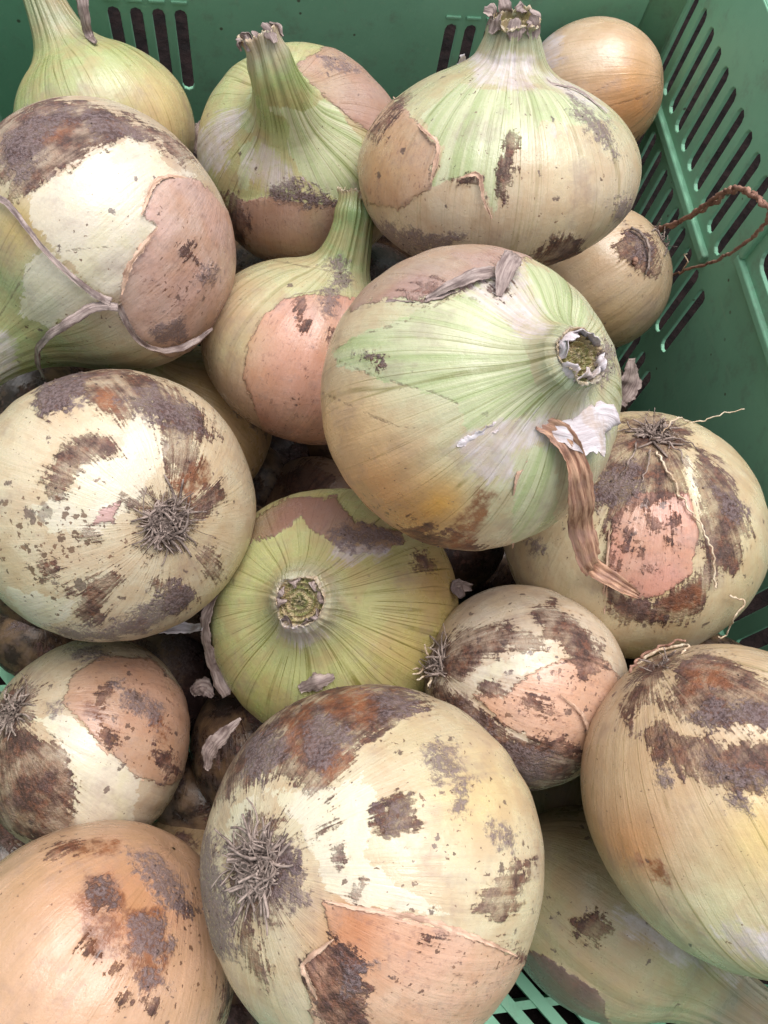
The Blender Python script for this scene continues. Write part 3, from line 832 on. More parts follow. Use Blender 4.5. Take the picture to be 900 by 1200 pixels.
Onion('4', (583, 203), (167, 110), .3382, ('vec', (.03, .80, .58)), 'wide flattened cream onion near the back wall with upright green neck cut off dry',
      neck=(.011, .31), nd=(.03, .62, .78), body=lin(208, 194, 166), shoulder=lin(194, 196, 156), skin=lin(192, 163, 139), green=.45, vein=(1.1, .5), flare=.15,
      cracks=[z2([(285, 365), (300, 420), (300, 470)]), z2([(330, 400), (345, 290), (370, 275)]), z2([(180, 290), (205, 330), (190, 385), (270, 370)])], patches=[('leaf', z2([(170, 240), (240, 180), (330, 190), (440, 190), (540, 215), (570, 250), (500, 265), (420, 255), (390, 330), (358, 275), (335, 400), (320, 465), (292, 370), (250, 375), (190, 390), (215, 310), (180, 280)])),
               ('skin', z2([(20, 330), (50, 250), (110, 205), (170, 270), (205, 310), (185, 395), (120, 440), (60, 430)])),
               ('soil', z2([(50, 460), (110, 480), (180, 500), (260, 495), (220, 530), (140, 555), (80, 520)])), ('crust', z2([(340, 300), (352, 278), (372, 285), (368, 370), (338, 420), (330, 390)])),
               ('crust', z2([(410, 540), (450, 500), (490, 490), (520, 560), (470, 600), (430, 570)])), ('soil', z2([(570, 430), (610, 410), (620, 440), (590, 470), (570, 460)])),
               ('crust', z2([(60, 280), (110, 215), (140, 205), (100, 260), (80, 300)])), ('crust', z2([(230, 380), (285, 370), (290, 385), (240, 395)])), ('soil', z2([(480, 200), (560, 260), (580, 330), (540, 290), (490, 240)])),
               ('paper', z2([(270, 110), (400, 120), (400, 190), (280, 180)])), ('paper', z2([(440, 265), (462, 262), (466, 285), (448, 282)])), ('paper', z2([(400, 150), (500, 180), (560, 230), (470, 200)]))],
      blobs=[(450, 200, 50, lin(197, 170, 131), .7), (660, 240, 70, lin(210, 196, 170), .6)], speck=.45, tip=lin(149, 163, 128), necktop=lin(184, 192, 161))
Onion('5', (690, 108), (80, 84), .4522, ('vec', (-.80, .05, -.35)), 'small smooth cream and orange onion behind the flattened one in the back corner',
      neck=(.006, .3), body=lin(214, 195, 170), shoulder=lin(210, 199, 187), skin=PEACH, green=.3, vein=(.5, .4), cracks=[px([(655, 150), (700, 128), (750, 115), (762, 108)]), px([(640, 110), (690, 112), (720, 95)])], patches=[('paper', px([(625, 35), (655, 40), (660, 70), (635, 80)])), ('crust', px([(738, 160), (760, 165), (755, 200), (740, 190)]))],
      blobs=[(725, 90, 60, lin(214, 168, 118), .6), (740, 130, 45, lin(193, 144, 105), .8), (700, 60, 30, WHITE, .7)], speck=.15)
Onion('6', (700, 326), (86, 82), .4389, ('vec', (-.62, -.35, -.35)), 'small tan onion by the side wall with a long wiry brown root looping out',
      body=lin(199, 178, 147), shoulder=lin(184, 173, 134), green=.3, vein=(.5, .3), neck=(.005, .3),
      patches=[('crust', px([(722, 290), (735, 268), (765, 275), (775, 320), (760, 325), (745, 318)])), ('soil', px([(735, 270), (760, 280), (765, 310), (745, 305)]))], blobs=[(710, 380, 40, lin(188, 166, 126), .6)], speck=.2, roots=30, fringe=8)
Onion('7', (356, 414), (120, 104), .3681, ('vec', (.42, .80, .40)), 'orange pink onion with pale green shoulders, its green neck wedged under two larger onions',
      neck=(.026, .34), nd=(.05, .9, .3), body=lin(200, 170, 146), shoulder=lin(190, 190, 148), skin=lin(205, 159, 137), flare=.35, green=.42, vein=(.8, .35),
      cracks=[z1([(575, 900), (572, 820), (610, 745), (690, 690), (760, 680)]), z1([(640, 610), (720, 625), (800, 640)])], patches=[('skin', px([(286, 440), (290, 405), (308, 372), (335, 350), (370, 345), (430, 350), (450, 420), (400, 520), (350, 545), (310, 510)])),
               ('soil', px([(385, 305), (400, 300), (410, 330), (395, 340)])), ('soil', px([(372, 345), (392, 330), (395, 360), (385, 372)])),
               ('crust', px([(345, 360), (352, 350), (360, 380), (352, 388)])), ('crust', px([(388, 385), (400, 390), (396, 405), (384, 402)]))],
      blobs=[(270, 400, 40, lin(191, 187, 154), .8)], speck=.3, speckz=[(370, 480, 50, .5)], necktop=lin(139, 165, 110))
Onion('8', (550, 470), (177, 168), .2736, ('pole', (648, 430)), 'large pale green onion topping the heap, a dry brown leaf hanging off its open neck',
      neck=(.0035, .25), nd=(.35, .1, .9), body=lin(209, 193, 159), shoulder=lin(201, 204, 168), skin=lin(174, 145, 133), green=.6, cut='flat', vein=(1.15, .55), flare=.15, lobe=.016,
      cracks=[z4([(85, 450), (190, 500), (280, 540), (330, 545)]), z4([(118, 362), (190, 395), (300, 430), (380, 450), (440, 478)]), z4([(120, 335), (180, 300), (300, 265), (450, 185), (540, 170)])], patches=[('leaf', z4([(110, 340), (180, 300), (300, 250), (450, 190), (520, 205), (590, 290), (660, 340), (700, 470), (640, 505), (540, 535), (460, 548), (440, 485), (380, 455), (250, 420), (120, 375)])),
               ('skin', z4([(150, 240), (200, 150), (340, 50), (450, 30), (580, 40), (660, 95), (600, 100), (555, 135), (450, 182), (350, 208), (250, 205), (185, 225)])),
               ('paper', z4([(440, 590), (560, 525), (660, 505), (720, 540), (780, 470), (840, 550), (790, 610), (690, 585), (600, 590), (585, 690), (490, 680)])),
               ('paper', z4([(470, 195), (560, 120), (600, 95), (650, 230), (690, 290), (620, 300), (540, 240)])),
               ('leaf', z4([(640, 585), (705, 600), (700, 790), (640, 860), (585, 870), (590, 720)])), ('leaf', z4([(620, 110), (700, 130), (790, 240), (770, 300), (690, 280), (640, 190)])),
               ('crust', z4([(300, 190), (380, 175), (440, 180), (350, 205), (290, 205)])), ('crust', z4([(190, 365), (215, 345), (235, 375), (210, 388)])),
               ('soil', z4([(185, 350), (210, 335), (225, 360), (200, 370)])), ('crust', z4([(540, 180), (545, 120), (575, 110), (580, 190), (560, 190)])),
               ('rust', z4([(420, 800), (500, 700), (540, 720), (480, 850), (420, 870)])), ('crust', z4([(280, 830), (330, 790), (440, 830), (520, 860), (470, 900), (350, 890)])),
               ('soil', z4([(820, 300), (860, 330), (850, 400), (800, 430), (810, 360)]))],
      blobs=[(430, 570, 75, lin(216, 166, 126), .8), (480, 625, 60, lin(184, 138, 96), .7), (395, 500, 50, lin(226, 196, 160), .8), (520, 590, 30, lin(206, 160, 96), .7)],
      speck=.12, speckz=[(450, 590, 45, .9)], tip=lin(175, 177, 162), necktop=lin(189, 200, 165))
Onion('9', (137, 589), (162, 156), .3117, ('root', (196, 613)), 'large whitish onion at the left, blotched brown, its matted root disc facing up',
      body=lin(212, 200, 170), shoulder=lin(195, 187, 159), green=.2, vein=(.4, .12), neck=(.008, .3), skin=lin(198, 161, 153),
      patches=[('crust', z3([(120, 200), (180, 150), (330, 120), (450, 150), (560, 210), (650, 300), (665, 355), (600, 370), (622, 430), (600, 490), (565, 500), (545, 450), (520, 470), (500, 420), (522, 370), (490, 320), (470, 270), (420, 262), (385, 305), (330, 270), (280, 262), (260, 230), (200, 262), (150, 300), (110, 260)])),
               ('crust', z3([(125, 480), (165, 440), (190, 385), (270, 340), (330, 338), (378, 402), (310, 410), (245, 435), (228, 500), (185, 542), (150, 520)])),
               ('crust', z3([(240, 830), (300, 770), (360, 750), (372, 785), (330, 850), (322, 930), (280, 930), (238, 890)])), ('crust', z3([(470, 790), (560, 800), (610, 850), (540, 905), (500, 870)])),
               ('soil', z3([(470, 830), (560, 800), (600, 850), (540, 905), (450, 945), (330, 985), (200, 985), (150, 940), (320, 945), (420, 900)])),
               ('crust', z3([(610, 720), (650, 690), (692, 720), (680, 782), (640, 785)])), ('crust', z3([(590, 530), (690, 490), (705, 540), (650, 580), (600, 600)])), ('crust', z3([(96, 750), (160, 728), (182, 760), (130, 792)])),
               ('soil', z3([(120, 190), (260, 140), (280, 220), (260, 250), (150, 290), (110, 260)])), ('soil', z3([(370, 240), (470, 200), (600, 260), (640, 340), (560, 350), (480, 300)])),
               ('bare', z3([(150, 545), (230, 500), (245, 440), (370, 410), (395, 320), (420, 275), (470, 300), (520, 370), (505, 440), (450, 490), (430, 560), (330, 620), (330, 660), (150, 640), (90, 570)])),
               ('rust', z3([(290, 200), (360, 215), (385, 300), (340, 270), (300, 260)])), ('rust', z3([(395, 945), (430, 905), (455, 910), (440, 950)])), ('rust', z3([(520, 500), (640, 410), (650, 480), (590, 560)])),
               ('skin', z3([(310, 570), (370, 555), (350, 610), (290, 620)])),
               ('crust', z3([(230, 635), (280, 630), (330, 660), (300, 675), (250, 665)])), ('crust', z3([(390, 545), (420, 545), (430, 580), (400, 575)])), ('crust', z3([(200, 812), (225, 812), (225, 830), (205, 828)])),
               ('bare', z3([(20, 820), (120, 830), (235, 860), (200, 930), (90, 950)]))],
      speck=.3, speckz=[(40, 620, 70, 1.3), (80, 650, 60, 1.), (60, 500, 30, .6)], roots=300, fringe=10, rootrad=.0048)
Onion('10', (226, 505), (97, 92), .40, ('vec', (-.35, .5, .6)), 'plain tan onion half hidden behind the large blotchy one on the left',
      body=lin(212, 182, 134), shoulder=lin(184, 169, 127), green=.3, vein=(.5, .5), neck=(.004, .3), patches=[('soil', px([(270, 440), (300, 470), (310, 510), (280, 480)]))], blobs=[(250, 440, 40, lin(196, 163, 123), .5)], speck=.3)
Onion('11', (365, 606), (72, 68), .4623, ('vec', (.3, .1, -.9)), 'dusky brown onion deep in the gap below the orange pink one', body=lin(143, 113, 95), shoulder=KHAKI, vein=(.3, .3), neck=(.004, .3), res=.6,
      patches=[('crust', px([(330, 560), (360, 540), (390, 560), (380, 600), (340, 600)]))], speck=.5)
Onion('12', (390, 716), (150, 134), .3469, ('pole', (362, 706)), 'yellow green onion in the middle with dark veins fanning from its short cut neck',
      neck=(.0042, .28), nd=(-.10, .05, 1.), body=lin(193, 180, 135), shoulder=lin(187, 192, 134), skin=lin(151, 119, 104), green=.9, vein=(1.45, 1.1), flare=.42, cut='flat', lobe=.014,
      patches=[('skin', z5([(60, 190), (100, 110), (200, 40), (300, 40), (340, 90), (430, 110), (440, 135), (380, 155), (320, 150), (260, 110), (230, 80), (190, 110), (130, 130)])),
               ('soil', z5([(280, 110), (330, 95), (410, 110), (430, 135), (360, 140), (300, 135)])), ('crust', z5([(440, 150), (490, 150), (500, 190), (480, 185)])),
               ('paper', z5([(300, 130), (390, 140), (420, 150), (330, 175), (290, 165)])), ('paper', z5([(190, 290), (230, 300), (280, 320), (230, 345), (190, 320)]))],
      blobs=[(510, 680, 50, lin(181, 151, 109), .8), (480, 770, 60, lin(188, 169, 117), .6), (420, 650, 40, lin(190, 177, 135), .5), (300, 820, 40, lin(181, 186, 127), .6)],
      speck=.12, necktop=lin(193, 196, 168), tip=lin(194, 189, 171))
Onion('13', (742, 626), (152, 140), .3522, ('root', (768, 508)), 'onion by the side wall with chocolate brown patches round pink skin, roots on top',
      body=lin(208, 196, 160), shoulder=lin(191, 185, 152), skin=lin(206, 156, 138), green=.2, vein=(.4, .2), neck=(.006, .3),
      patches=[('crust', px([(722, 600), (728, 599), (729, 607), (721, 605)])), ('crust', px([(735, 622), (743, 621), (744, 628), (734, 626)])), ('crust', px([(752, 596), (757, 595), (758, 604), (751, 602)])), ('crust', px([(768, 612), (774, 611), (775, 618), (767, 616)])), ('crust', px([(780, 630), (787, 629), (788, 638), (779, 636)])), ('crust', px([(744, 648), (751, 647), (752, 654), (743, 652)])), ('crust', px([(728, 640), (733, 639), (734, 645), (727, 643)])), ('crust', px([(790, 604), (796, 603), (797, 613), (789, 611)])), ('crust', px([(760, 662), (768, 661), (769, 668), (759, 666)])), ('crust', px([(774, 586), (779, 585), (780, 592), (773, 590)])), ('crust', px([(720, 662), (727, 661), (728, 670), (719, 668)])), ('skin', z6([(255, 240), (300, 190), (400, 190), (420, 260), (405, 345), (350, 385), (290, 390), (245, 330)])),
               ('crust', z6([(185, 225), (225, 140), (280, 50), (340, 45), (400, 70), (385, 150), (400, 195), (350, 205), (300, 215), (262, 250), (250, 300), (245, 215)])),
               ('crust', z6([(420, 110), (450, 130), (490, 190), (512, 250), (496, 345), (460, 335), (436, 340), (425, 290), (430, 230), (410, 170)])),
               ('crust', z6([(240, 350), (290, 395), (340, 400), (400, 350), (438, 355), (432, 405), (380, 442), (320, 435), (250, 425)])),
               ('soil', z6([(200, 200), (240, 150), (300, 130), (320, 180), (280, 210), (230, 220)])), ('soil', z6([(440, 170), (500, 210), (510, 250), (470, 230)])),
               ('crust', z6([(240, 250), (258, 250), (262, 380), (244, 380)])), ('bare', z6([(395, 120), (420, 170), (415, 210), (400, 180)])),
               ('soil', z6([(100, 285), (118, 280), (120, 300), (104, 304)])), ('rust', z6([(350, 390), (420, 360), (420, 400), (370, 420)]))],
      speck=.35, speckz=[(735, 620, 60, 1.2)], roots=170, fringe=9, rootrad=.0045)
Onion('14', (613, 803), (119, 118), .3195, ('root', (512, 777)), 'small pinkish onion right of centre with bronze torn skin, root tuft on its left',
      body=lin(211, 198, 175), shoulder=lin(201, 188, 160), skin=lin(212, 174, 148), green=.15, vein=(.3, .2), neck=(.005, .3),
      patches=[('skin', z5([(690, 400), (760, 370), (850, 370), (900, 450), (880, 540), (830, 600), (760, 560), (640, 500), (580, 440), (640, 440)])),
               ('crust', z5([(490, 360), (530, 325), (560, 310), (640, 298), (700, 318), (730, 345), (650, 350), (590, 375), (560, 410), (500, 410)])),
               ('crust', z5([(480, 400), (540, 430), (600, 470), (660, 520), (760, 525), (810, 570), (760, 620), (680, 640), (590, 580), (520, 490)])),
               ('crust', z5([(705, 275), (740, 262), (790, 290), (835, 330), (848, 390), (800, 400), (770, 350), (730, 330)])), ('crust', z5([(680, 440), (720, 445), (740, 480), (700, 480)])), ('crust', z5([(600, 420), (660, 430), (650, 450), (600, 440)])),
               ('soil', z5([(560, 470), (640, 530), (740, 560), (700, 620), (600, 570)])), ('bare', z5([(565, 412), (590, 385), (690, 352), (730, 390), (755, 440), (700, 400), (640, 400), (600, 425)]))],
      speck=.4, speckz=[(590, 840, 50, 1.), (640, 800, 50, .6)], roots=110, fringe=8, rootrad=.0036)
Onion('15', (105, 870), (122, 113), .3430, ('root', (14, 832)), 'onion at the left edge with a bare white stripe and brown lower side',
      body=lin(200, 184, 158), shoulder=lin(189, 170, 135), skin=lin(187, 149, 124), green=.2, vein=(.3, .15), neck=(.002, .16), flare=.05,
      patches=[('skin', z7([(180, 260), (210, 180), (300, 120), (440, 130), (580, 260), (600, 440), (500, 500), (400, 475), (310, 395), (230, 305)])),
               ('crust', z7([(-40, 340), (60, 320), (120, 350), (172, 375), (200, 460), (215, 520), (208, 640), (100, 660), (-40, 620)])),
               ('bare', z7([(90, 300), (180, 290), (240, 320), (310, 395), (415, 470), (400, 560), (350, 660), (215, 650), (215, 520), (172, 375)])),
               ('crust', z7([(285, 225), (320, 205), (330, 230), (305, 280), (290, 260)])), ('crust', z7([(290, 310), (340, 350), (338, 380), (315, 375), (295, 340)])),
               ('soil', z7([(330, 200), (400, 230), (480, 290), (470, 330), (380, 280)])), ('crust', z7([(450, 395), (500, 400), (520, 480), (480, 480)])), ('soil', z7([(200, 100), (300, 95), (320, 120), (230, 130)])),
               ('rust', z7([(250, 240), (330, 300), (300, 320), (240, 290)])), ('rust', z7([(430, 260), (480, 300), (490, 380), (440, 330)])), ('soil', z7([(130, 260), (180, 255), (170, 290), (140, 290)]))],
      speck=.35, speckz=[(150, 840, 60, 1.)], roots=150, fringe=11, rootrad=.0045)
Onion('16', (103, 1137), (170, 166), .2836, ('vec', (-.50, -.70, .15)), 'peach coloured onion in the bottom left corner with rusty brown scabs',
      body=lin(206, 170, 140), shoulder=lin(196, 167, 143), skin=lin(198, 159, 147), green=.2, vein=(.5, .32), neck=(.008, .3),
      patches=[('rust', z7([(215, 830), (255, 770), (320, 760), (360, 810), (385, 900), (345, 1000), (265, 1015), (235, 930)])), ('rust', z7([(360, 870), (480, 860), (500, 1000), (480, 1090), (420, 1110), (370, 1000)])),
               ('crust', z7([(255, 800), (320, 790), (330, 850), (270, 860)])), ('soil', z7([(250, 810), (320, 790), (330, 840), (270, 855)])), ('soil', z7([(375, 900), (480, 880), (495, 980), (470, 1010), (390, 990)])),
               ('soil', z7([(400, 1050), (480, 1050), (490, 1095), (420, 1100)])), ('soil', z7([(395, 700), (470, 720), (540, 810), (560, 870), (500, 850), (440, 810)])),
               ('crust', z7([(350, 1110), (385, 1105), (382, 1145), (352, 1150)])), ('crust', z7([(235, 960), (275, 950), (280, 1000), (245, 1005)])), ('crust', z7([(318, 1035), (345, 1035), (342, 1058), (320, 1055)])),
               ('crust', z7([(140, 690), (180, 670), (240, 660), (220, 690), (160, 710)])), ('crust', z7([(525, 850), (560, 850), (560, 880), (535, 880)])), ('rust', z7([(150, 680), (280, 650), (350, 660), (330, 700), (200, 700)])),
               ('crust', z7([(655, 1090), (690, 1100), (690, 1200), (650, 1200)])), ('crust', z7([(430, 1130), (455, 1130), (450, 1170), (428, 1160)]))],
      blobs=[(150, 1060, 70, lin(177, 119, 84), .5)], speck=.3, speckz=[(230, 1110, 60, .7)])
Onion('17', (436, 1008), (206, 196), .2700, ('root', (300, 1015)), 'biggest onion, bottom centre, cream with peach skin below and shaggy roots on its left',
      body=lin(207, 197, 166), shoulder=lin(201, 194, 153), skin=lin(210, 172, 146), green=.25, vein=(.25, .06), neck=(.008, .3), lobe=.014,
      patches=[('crust', z8([(40, 330), (70, 240), (130, 160), (230, 80), (330, 30), (450, 25), (560, 70), (588, 98), (530, 125), (480, 150), (400, 205), (355, 270), (290, 300), (230, 265), (150, 285), (90, 320)])),
               ('rust', z8([(232, 130), (300, 85), (305, 200), (262, 235), (232, 180)])), ('rust', z8([(320, 85), (390, 50), (460, 70), (450, 140), (390, 140), (335, 120)])), ('rust', z8([(300, 240), (400, 190), (390, 230), (340, 280)])),
               ('soil', z8([(140, 190), (215, 150), (235, 220), (180, 280), (140, 260)])), ('soil', z8([(270, 160), (310, 120), (380, 140), (395, 185), (320, 250), (290, 240)])), ('soil', z8([(440, 70), (560, 80), (560, 110), (460, 130)])),
               ('skin', z8([(318, 560), (400, 580), (560, 610), (680, 650), (765, 682), (830, 720), (830, 800), (740, 880), (600, 960), (320, 960), (275, 715), (350, 655)])),
               ('crust', z8([(278, 712), (350, 655), (410, 680), (440, 760), (420, 870), (340, 880), (305, 800)])), ('crust', z8([(560, 640), (610, 650), (600, 670), (560, 665)])), ('soil', z8([(370, 700), (430, 720), (410, 800), (370, 770)])),
               ('crust', z8([(688, 585), (735, 520), (762, 488), (822, 465), (815, 520), (790, 570), (750, 622), (725, 592)])),
               ('crust', z8([(448, 345), (500, 308), (542, 328), (545, 380), (475, 407), (448, 388)])), ('soil', z8([(460, 340), (520, 330), (520, 380), (470, 390)])), ('soil', z8([(575, 200), (640, 185), (648, 250), (590, 275)])),
               ('soil', z8([(640, 320), (664, 318), (664, 345), (642, 345)])), ('soil', z8([(730, 390), (750, 388), (750, 408), (732, 410)])), ('soil', z8([(755, 405), (775, 405), (775, 435), (755, 435)])), ('soil', z8([(645, 275), (675, 275), (670, 300), (650, 300)])),
               ('crust', z8([(315, 395), (350, 368), (355, 378), (330, 402)])), ('crust', z8([(355, 435), (375, 432), (375, 465), (360, 465)])), ('crust', z8([(400, 530), (425, 505), (425, 530), (400, 550)])), ('crust', z8([(330, 330), (352, 325), (342, 350)])),
               ('soil', z8([(180, 400), (260, 420), (290, 560), (250, 590), (200, 560)])), ('soil', z8([(20, 380), (70, 400), (95, 560), (120, 680), (60, 700), (20, 560)])), ('crust', z8([(180, 690), (195, 740), (180, 760), (130, 680), (110, 600), (150, 620)])),
               ('crust', z8([(765, 670), (830, 700), (830, 780), (790, 800), (805, 720)])), ('bare', z8([(180, 290), (330, 300), (420, 260), (460, 330), (420, 460), (560, 560), (640, 600), (420, 575), (330, 540), (280, 400)])), ('bare', z8([(100, 330), (160, 310), (160, 430), (90, 460)]))],
      blobs=[(410, 1100, 55, lin(176, 126, 92), .7), (420, 1075, 25, lin(168, 112, 78), .6), (560, 930, 60, lin(206, 189, 143), .6), (600, 1060, 50, lin(217, 209, 180), .6)], speck=.5, speckz=[(480, 970, 90, .4), (520, 1110, 60, .4)], roots=340, fringe=13, rootrad=.0058)
Onion('18', (862, 942), (176, 186), .2745, ('vec', (.45, -.80, .02)), 'big onion at the right edge with two chocolate brown scabs above pale green lower shoulders',
      body=lin(205, 186, 155), shoulder=lin(203, 201, 156), skin=lin(172, 132, 117), green=.5, vein=(1.4, .9), neck=(.014, .3), flare=1.1,
      patches=[('crust', z6([(330, 590), (375, 575), (385, 510), (430, 488), (480, 510), (545, 555), (600, 570), (600, 650), (551, 640), (480, 640), (400, 625)])),
               ('crust', z6([(308, 650), (350, 622), (400, 650), (460, 668), (500, 660), (600, 680), (600, 760), (550, 755), (480, 765), (430, 745), (380, 715), (340, 695)])),
               ('crust', z6([(275, 600), (300, 540), (345, 500), (355, 540), (325, 590), (290, 640)])), ('rust', z6([(395, 520), (470, 520), (480, 560), (400, 575)])), ('soil', z6([(440, 580), (551, 590), (590, 640), (480, 635), (400, 620)])),
               ('soil', z6([(460, 750), (530, 770), (520, 800), (480, 785)])), ('soil', z6([(430, 700), (560, 720), (560, 755), (460, 745)])), ('paper', z6([(430, 1010), (551, 1020), (600, 1100), (480, 1060)])),
               ('soil', z6([(340, 715), (356, 715), (356, 740), (342, 738)])), ('rust', z6([(300, 870), (350, 890), (380, 930), (330, 920)]))],
      blobs=[(745, 990, 50, lin(194, 146, 108), .8), (770, 900, 60, lin(206, 181, 149), .6), (850, 1060, 70, lin(210, 210, 179), .8), (900, 980, 60, lin(213, 192, 135), .6)], speck=.25, roots=40, fringe=8, rootrad=.004)
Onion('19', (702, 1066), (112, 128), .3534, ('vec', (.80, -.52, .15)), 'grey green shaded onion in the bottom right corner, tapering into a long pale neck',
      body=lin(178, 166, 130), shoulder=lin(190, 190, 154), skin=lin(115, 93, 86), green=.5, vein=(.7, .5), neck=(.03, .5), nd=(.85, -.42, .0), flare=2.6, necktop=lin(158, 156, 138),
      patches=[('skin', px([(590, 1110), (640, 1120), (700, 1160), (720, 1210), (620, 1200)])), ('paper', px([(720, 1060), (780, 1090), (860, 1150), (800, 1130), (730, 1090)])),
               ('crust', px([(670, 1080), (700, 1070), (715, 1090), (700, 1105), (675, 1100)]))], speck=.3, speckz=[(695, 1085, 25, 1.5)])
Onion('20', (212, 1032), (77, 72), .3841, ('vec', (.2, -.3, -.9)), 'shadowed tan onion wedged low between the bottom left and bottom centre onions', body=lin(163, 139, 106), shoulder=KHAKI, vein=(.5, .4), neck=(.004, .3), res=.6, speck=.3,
      patches=[('crust', px([(190, 985), (215, 975), (230, 990), (210, 1000)]))])
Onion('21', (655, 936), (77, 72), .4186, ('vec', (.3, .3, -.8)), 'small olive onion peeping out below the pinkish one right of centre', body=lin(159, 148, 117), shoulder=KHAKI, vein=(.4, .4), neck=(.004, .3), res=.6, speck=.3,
      patches=[('soil', px([(640, 900), (670, 895), (660, 915)]))])
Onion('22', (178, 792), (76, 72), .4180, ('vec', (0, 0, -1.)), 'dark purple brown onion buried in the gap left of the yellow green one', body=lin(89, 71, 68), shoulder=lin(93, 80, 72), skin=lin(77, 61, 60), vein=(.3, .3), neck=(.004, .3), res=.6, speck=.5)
# lower layer that carries the heap
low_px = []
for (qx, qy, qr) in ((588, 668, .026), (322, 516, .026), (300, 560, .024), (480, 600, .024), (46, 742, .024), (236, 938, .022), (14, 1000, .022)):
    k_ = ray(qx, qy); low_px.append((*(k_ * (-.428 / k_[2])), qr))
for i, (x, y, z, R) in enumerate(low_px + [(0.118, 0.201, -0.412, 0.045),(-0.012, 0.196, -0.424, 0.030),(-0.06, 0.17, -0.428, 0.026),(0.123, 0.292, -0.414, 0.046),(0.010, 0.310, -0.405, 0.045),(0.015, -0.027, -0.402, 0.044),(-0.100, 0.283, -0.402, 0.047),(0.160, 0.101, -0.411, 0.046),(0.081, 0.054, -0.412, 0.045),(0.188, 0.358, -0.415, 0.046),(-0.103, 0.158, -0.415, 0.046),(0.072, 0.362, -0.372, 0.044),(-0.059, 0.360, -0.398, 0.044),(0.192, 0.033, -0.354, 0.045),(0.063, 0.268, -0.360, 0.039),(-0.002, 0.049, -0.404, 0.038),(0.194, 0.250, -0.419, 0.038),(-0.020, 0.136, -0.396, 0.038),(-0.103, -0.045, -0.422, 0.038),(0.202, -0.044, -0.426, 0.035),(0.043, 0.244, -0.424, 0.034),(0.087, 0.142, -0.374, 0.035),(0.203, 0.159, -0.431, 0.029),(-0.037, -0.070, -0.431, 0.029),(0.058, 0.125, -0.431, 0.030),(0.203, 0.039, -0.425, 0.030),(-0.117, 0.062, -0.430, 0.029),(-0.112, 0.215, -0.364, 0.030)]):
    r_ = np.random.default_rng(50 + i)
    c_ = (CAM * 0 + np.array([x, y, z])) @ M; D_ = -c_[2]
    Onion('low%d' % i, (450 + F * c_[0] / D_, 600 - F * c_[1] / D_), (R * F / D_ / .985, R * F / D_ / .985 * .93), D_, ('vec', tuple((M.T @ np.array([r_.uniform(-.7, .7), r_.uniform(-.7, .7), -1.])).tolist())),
          'brown onion of the bottom layer, coloured dark for the shade under the heap', body=lin(62, 48, 42), shoulder=lin(64, 54, 46), skin=lin(56, 43, 40), neck=(.004, .3), res=.4, speck=.4, group='onions of the bottom layer')  # body, shoulder and skin colours darkened to carry the shade of the gaps

# ---- leaves, flaps and roots that belong to single onions -------------------------------
o8, o2, o12, o13, o18, o14, o6, o9, o3, o4, o1, o15, o17 = (ON[k] for k in ('8', '2', '12', '13', '18', '14', '6', '9', '3', '4', '1', '15', '17'))
view = cam_vec(0, 0, 1)
P = [o8.surf(628, 494, .0016), o8.surf(648, 506, .003), o8.surf(660, 530, .005), o8.surf(664, 565, .007), o8.surf(662, 600, .009), o8.surf(672, 632, .010), o13.surf(700, 658, .009), o13.surf(728, 680, .005), o13.surf(748, 695, .0025)]
ribbon('dry_leaf', P, [.004, .007, .006, .0085, .0085, .0085, .0075, .0055, .0022], view, MLEAF, o8.root, curl=.22, n=70, m=11, seed=4, ragged=.08, wrinkle=.0005)
ribbon('white_skin_flap', [o8.surf(640, 500, .002), o8.surf(662, 505, .004), o8.surf(682, 500, .0045), o8.surf(700, 500, .003), o8.surf(708, 508, .001)], [.004, .009, .0155, .0145, .007], view, MWHITE, o8.root, n=24, m=9, seed=9, curl=.15, wrinkle=.0003, ragged=.2)
ribbon('white_skin_flap', [o8.surf(596, 418, .0006), o8.surf(612, 414, .003), o8.surf(632, 408, .0045)], [.0012, .0024, .0022], view, MWHITE, o8.root, n=14, m=5, seed=19)
ribbon('dry_skin_flap', [o8.surf(584, 348, .0004), o8.surf(588, 330, .003), o8.surf(596, 316, .004), o8.surf(606, 302, .001)], [.002, .006, .006, .003], view, MPAPER, o8.root, n=20, m=7, seed=22, curl=.35)
ribbon('dry_skin_flap', [o8.surf(500, 352, .0008), o8.surf(530, 340, .0022), o8.surf(560, 330, .003), o8.surf(580, 322, .001)], [.0012, .003, .004, .003], view, MPAPER, o8.root, n=24, m=6, seed=24, curl=.3)
# strap-like dried leaf round onion 2
strap = [(-12, 228), (10, 238), (30, 262), (52, 290), (80, 318), (110, 342), (130, 352)]
ribbon('dried_leaf_strap', [o2.surf(x, y, .0012) for x, y in strap], [.0022, .0022, .0018, .0018, .002, .0024, .003], view, MPAPER, o2.root, n=60, m=5, seed=31, curl=.2)
strap = [(138, 356), (112, 356), (85, 366), (64, 382), (54, 402), (58, 428)]
ribbon('dried_leaf_strap', [o2.surf(x, y, .002 + .004 * (i > 1)) for i, (x, y) in enumerate(strap)], [.003, .0036, .0036, .0032, .0028, .002], view, MPAPER, o2.root, n=50, m=6, seed=32, curl=.3)
strap = [(138, 356), (158, 392), (180, 406), (205, 406), (228, 396), (246, 382)]
ribbon('dried_leaf_strap', [o2.surf(x, y, .0012) for x, y in strap], [.0026, .002, .0018, .0026, .0026, .0012], view, MPAPER, o2.root, n=50, m=5, seed=33, curl=.2)
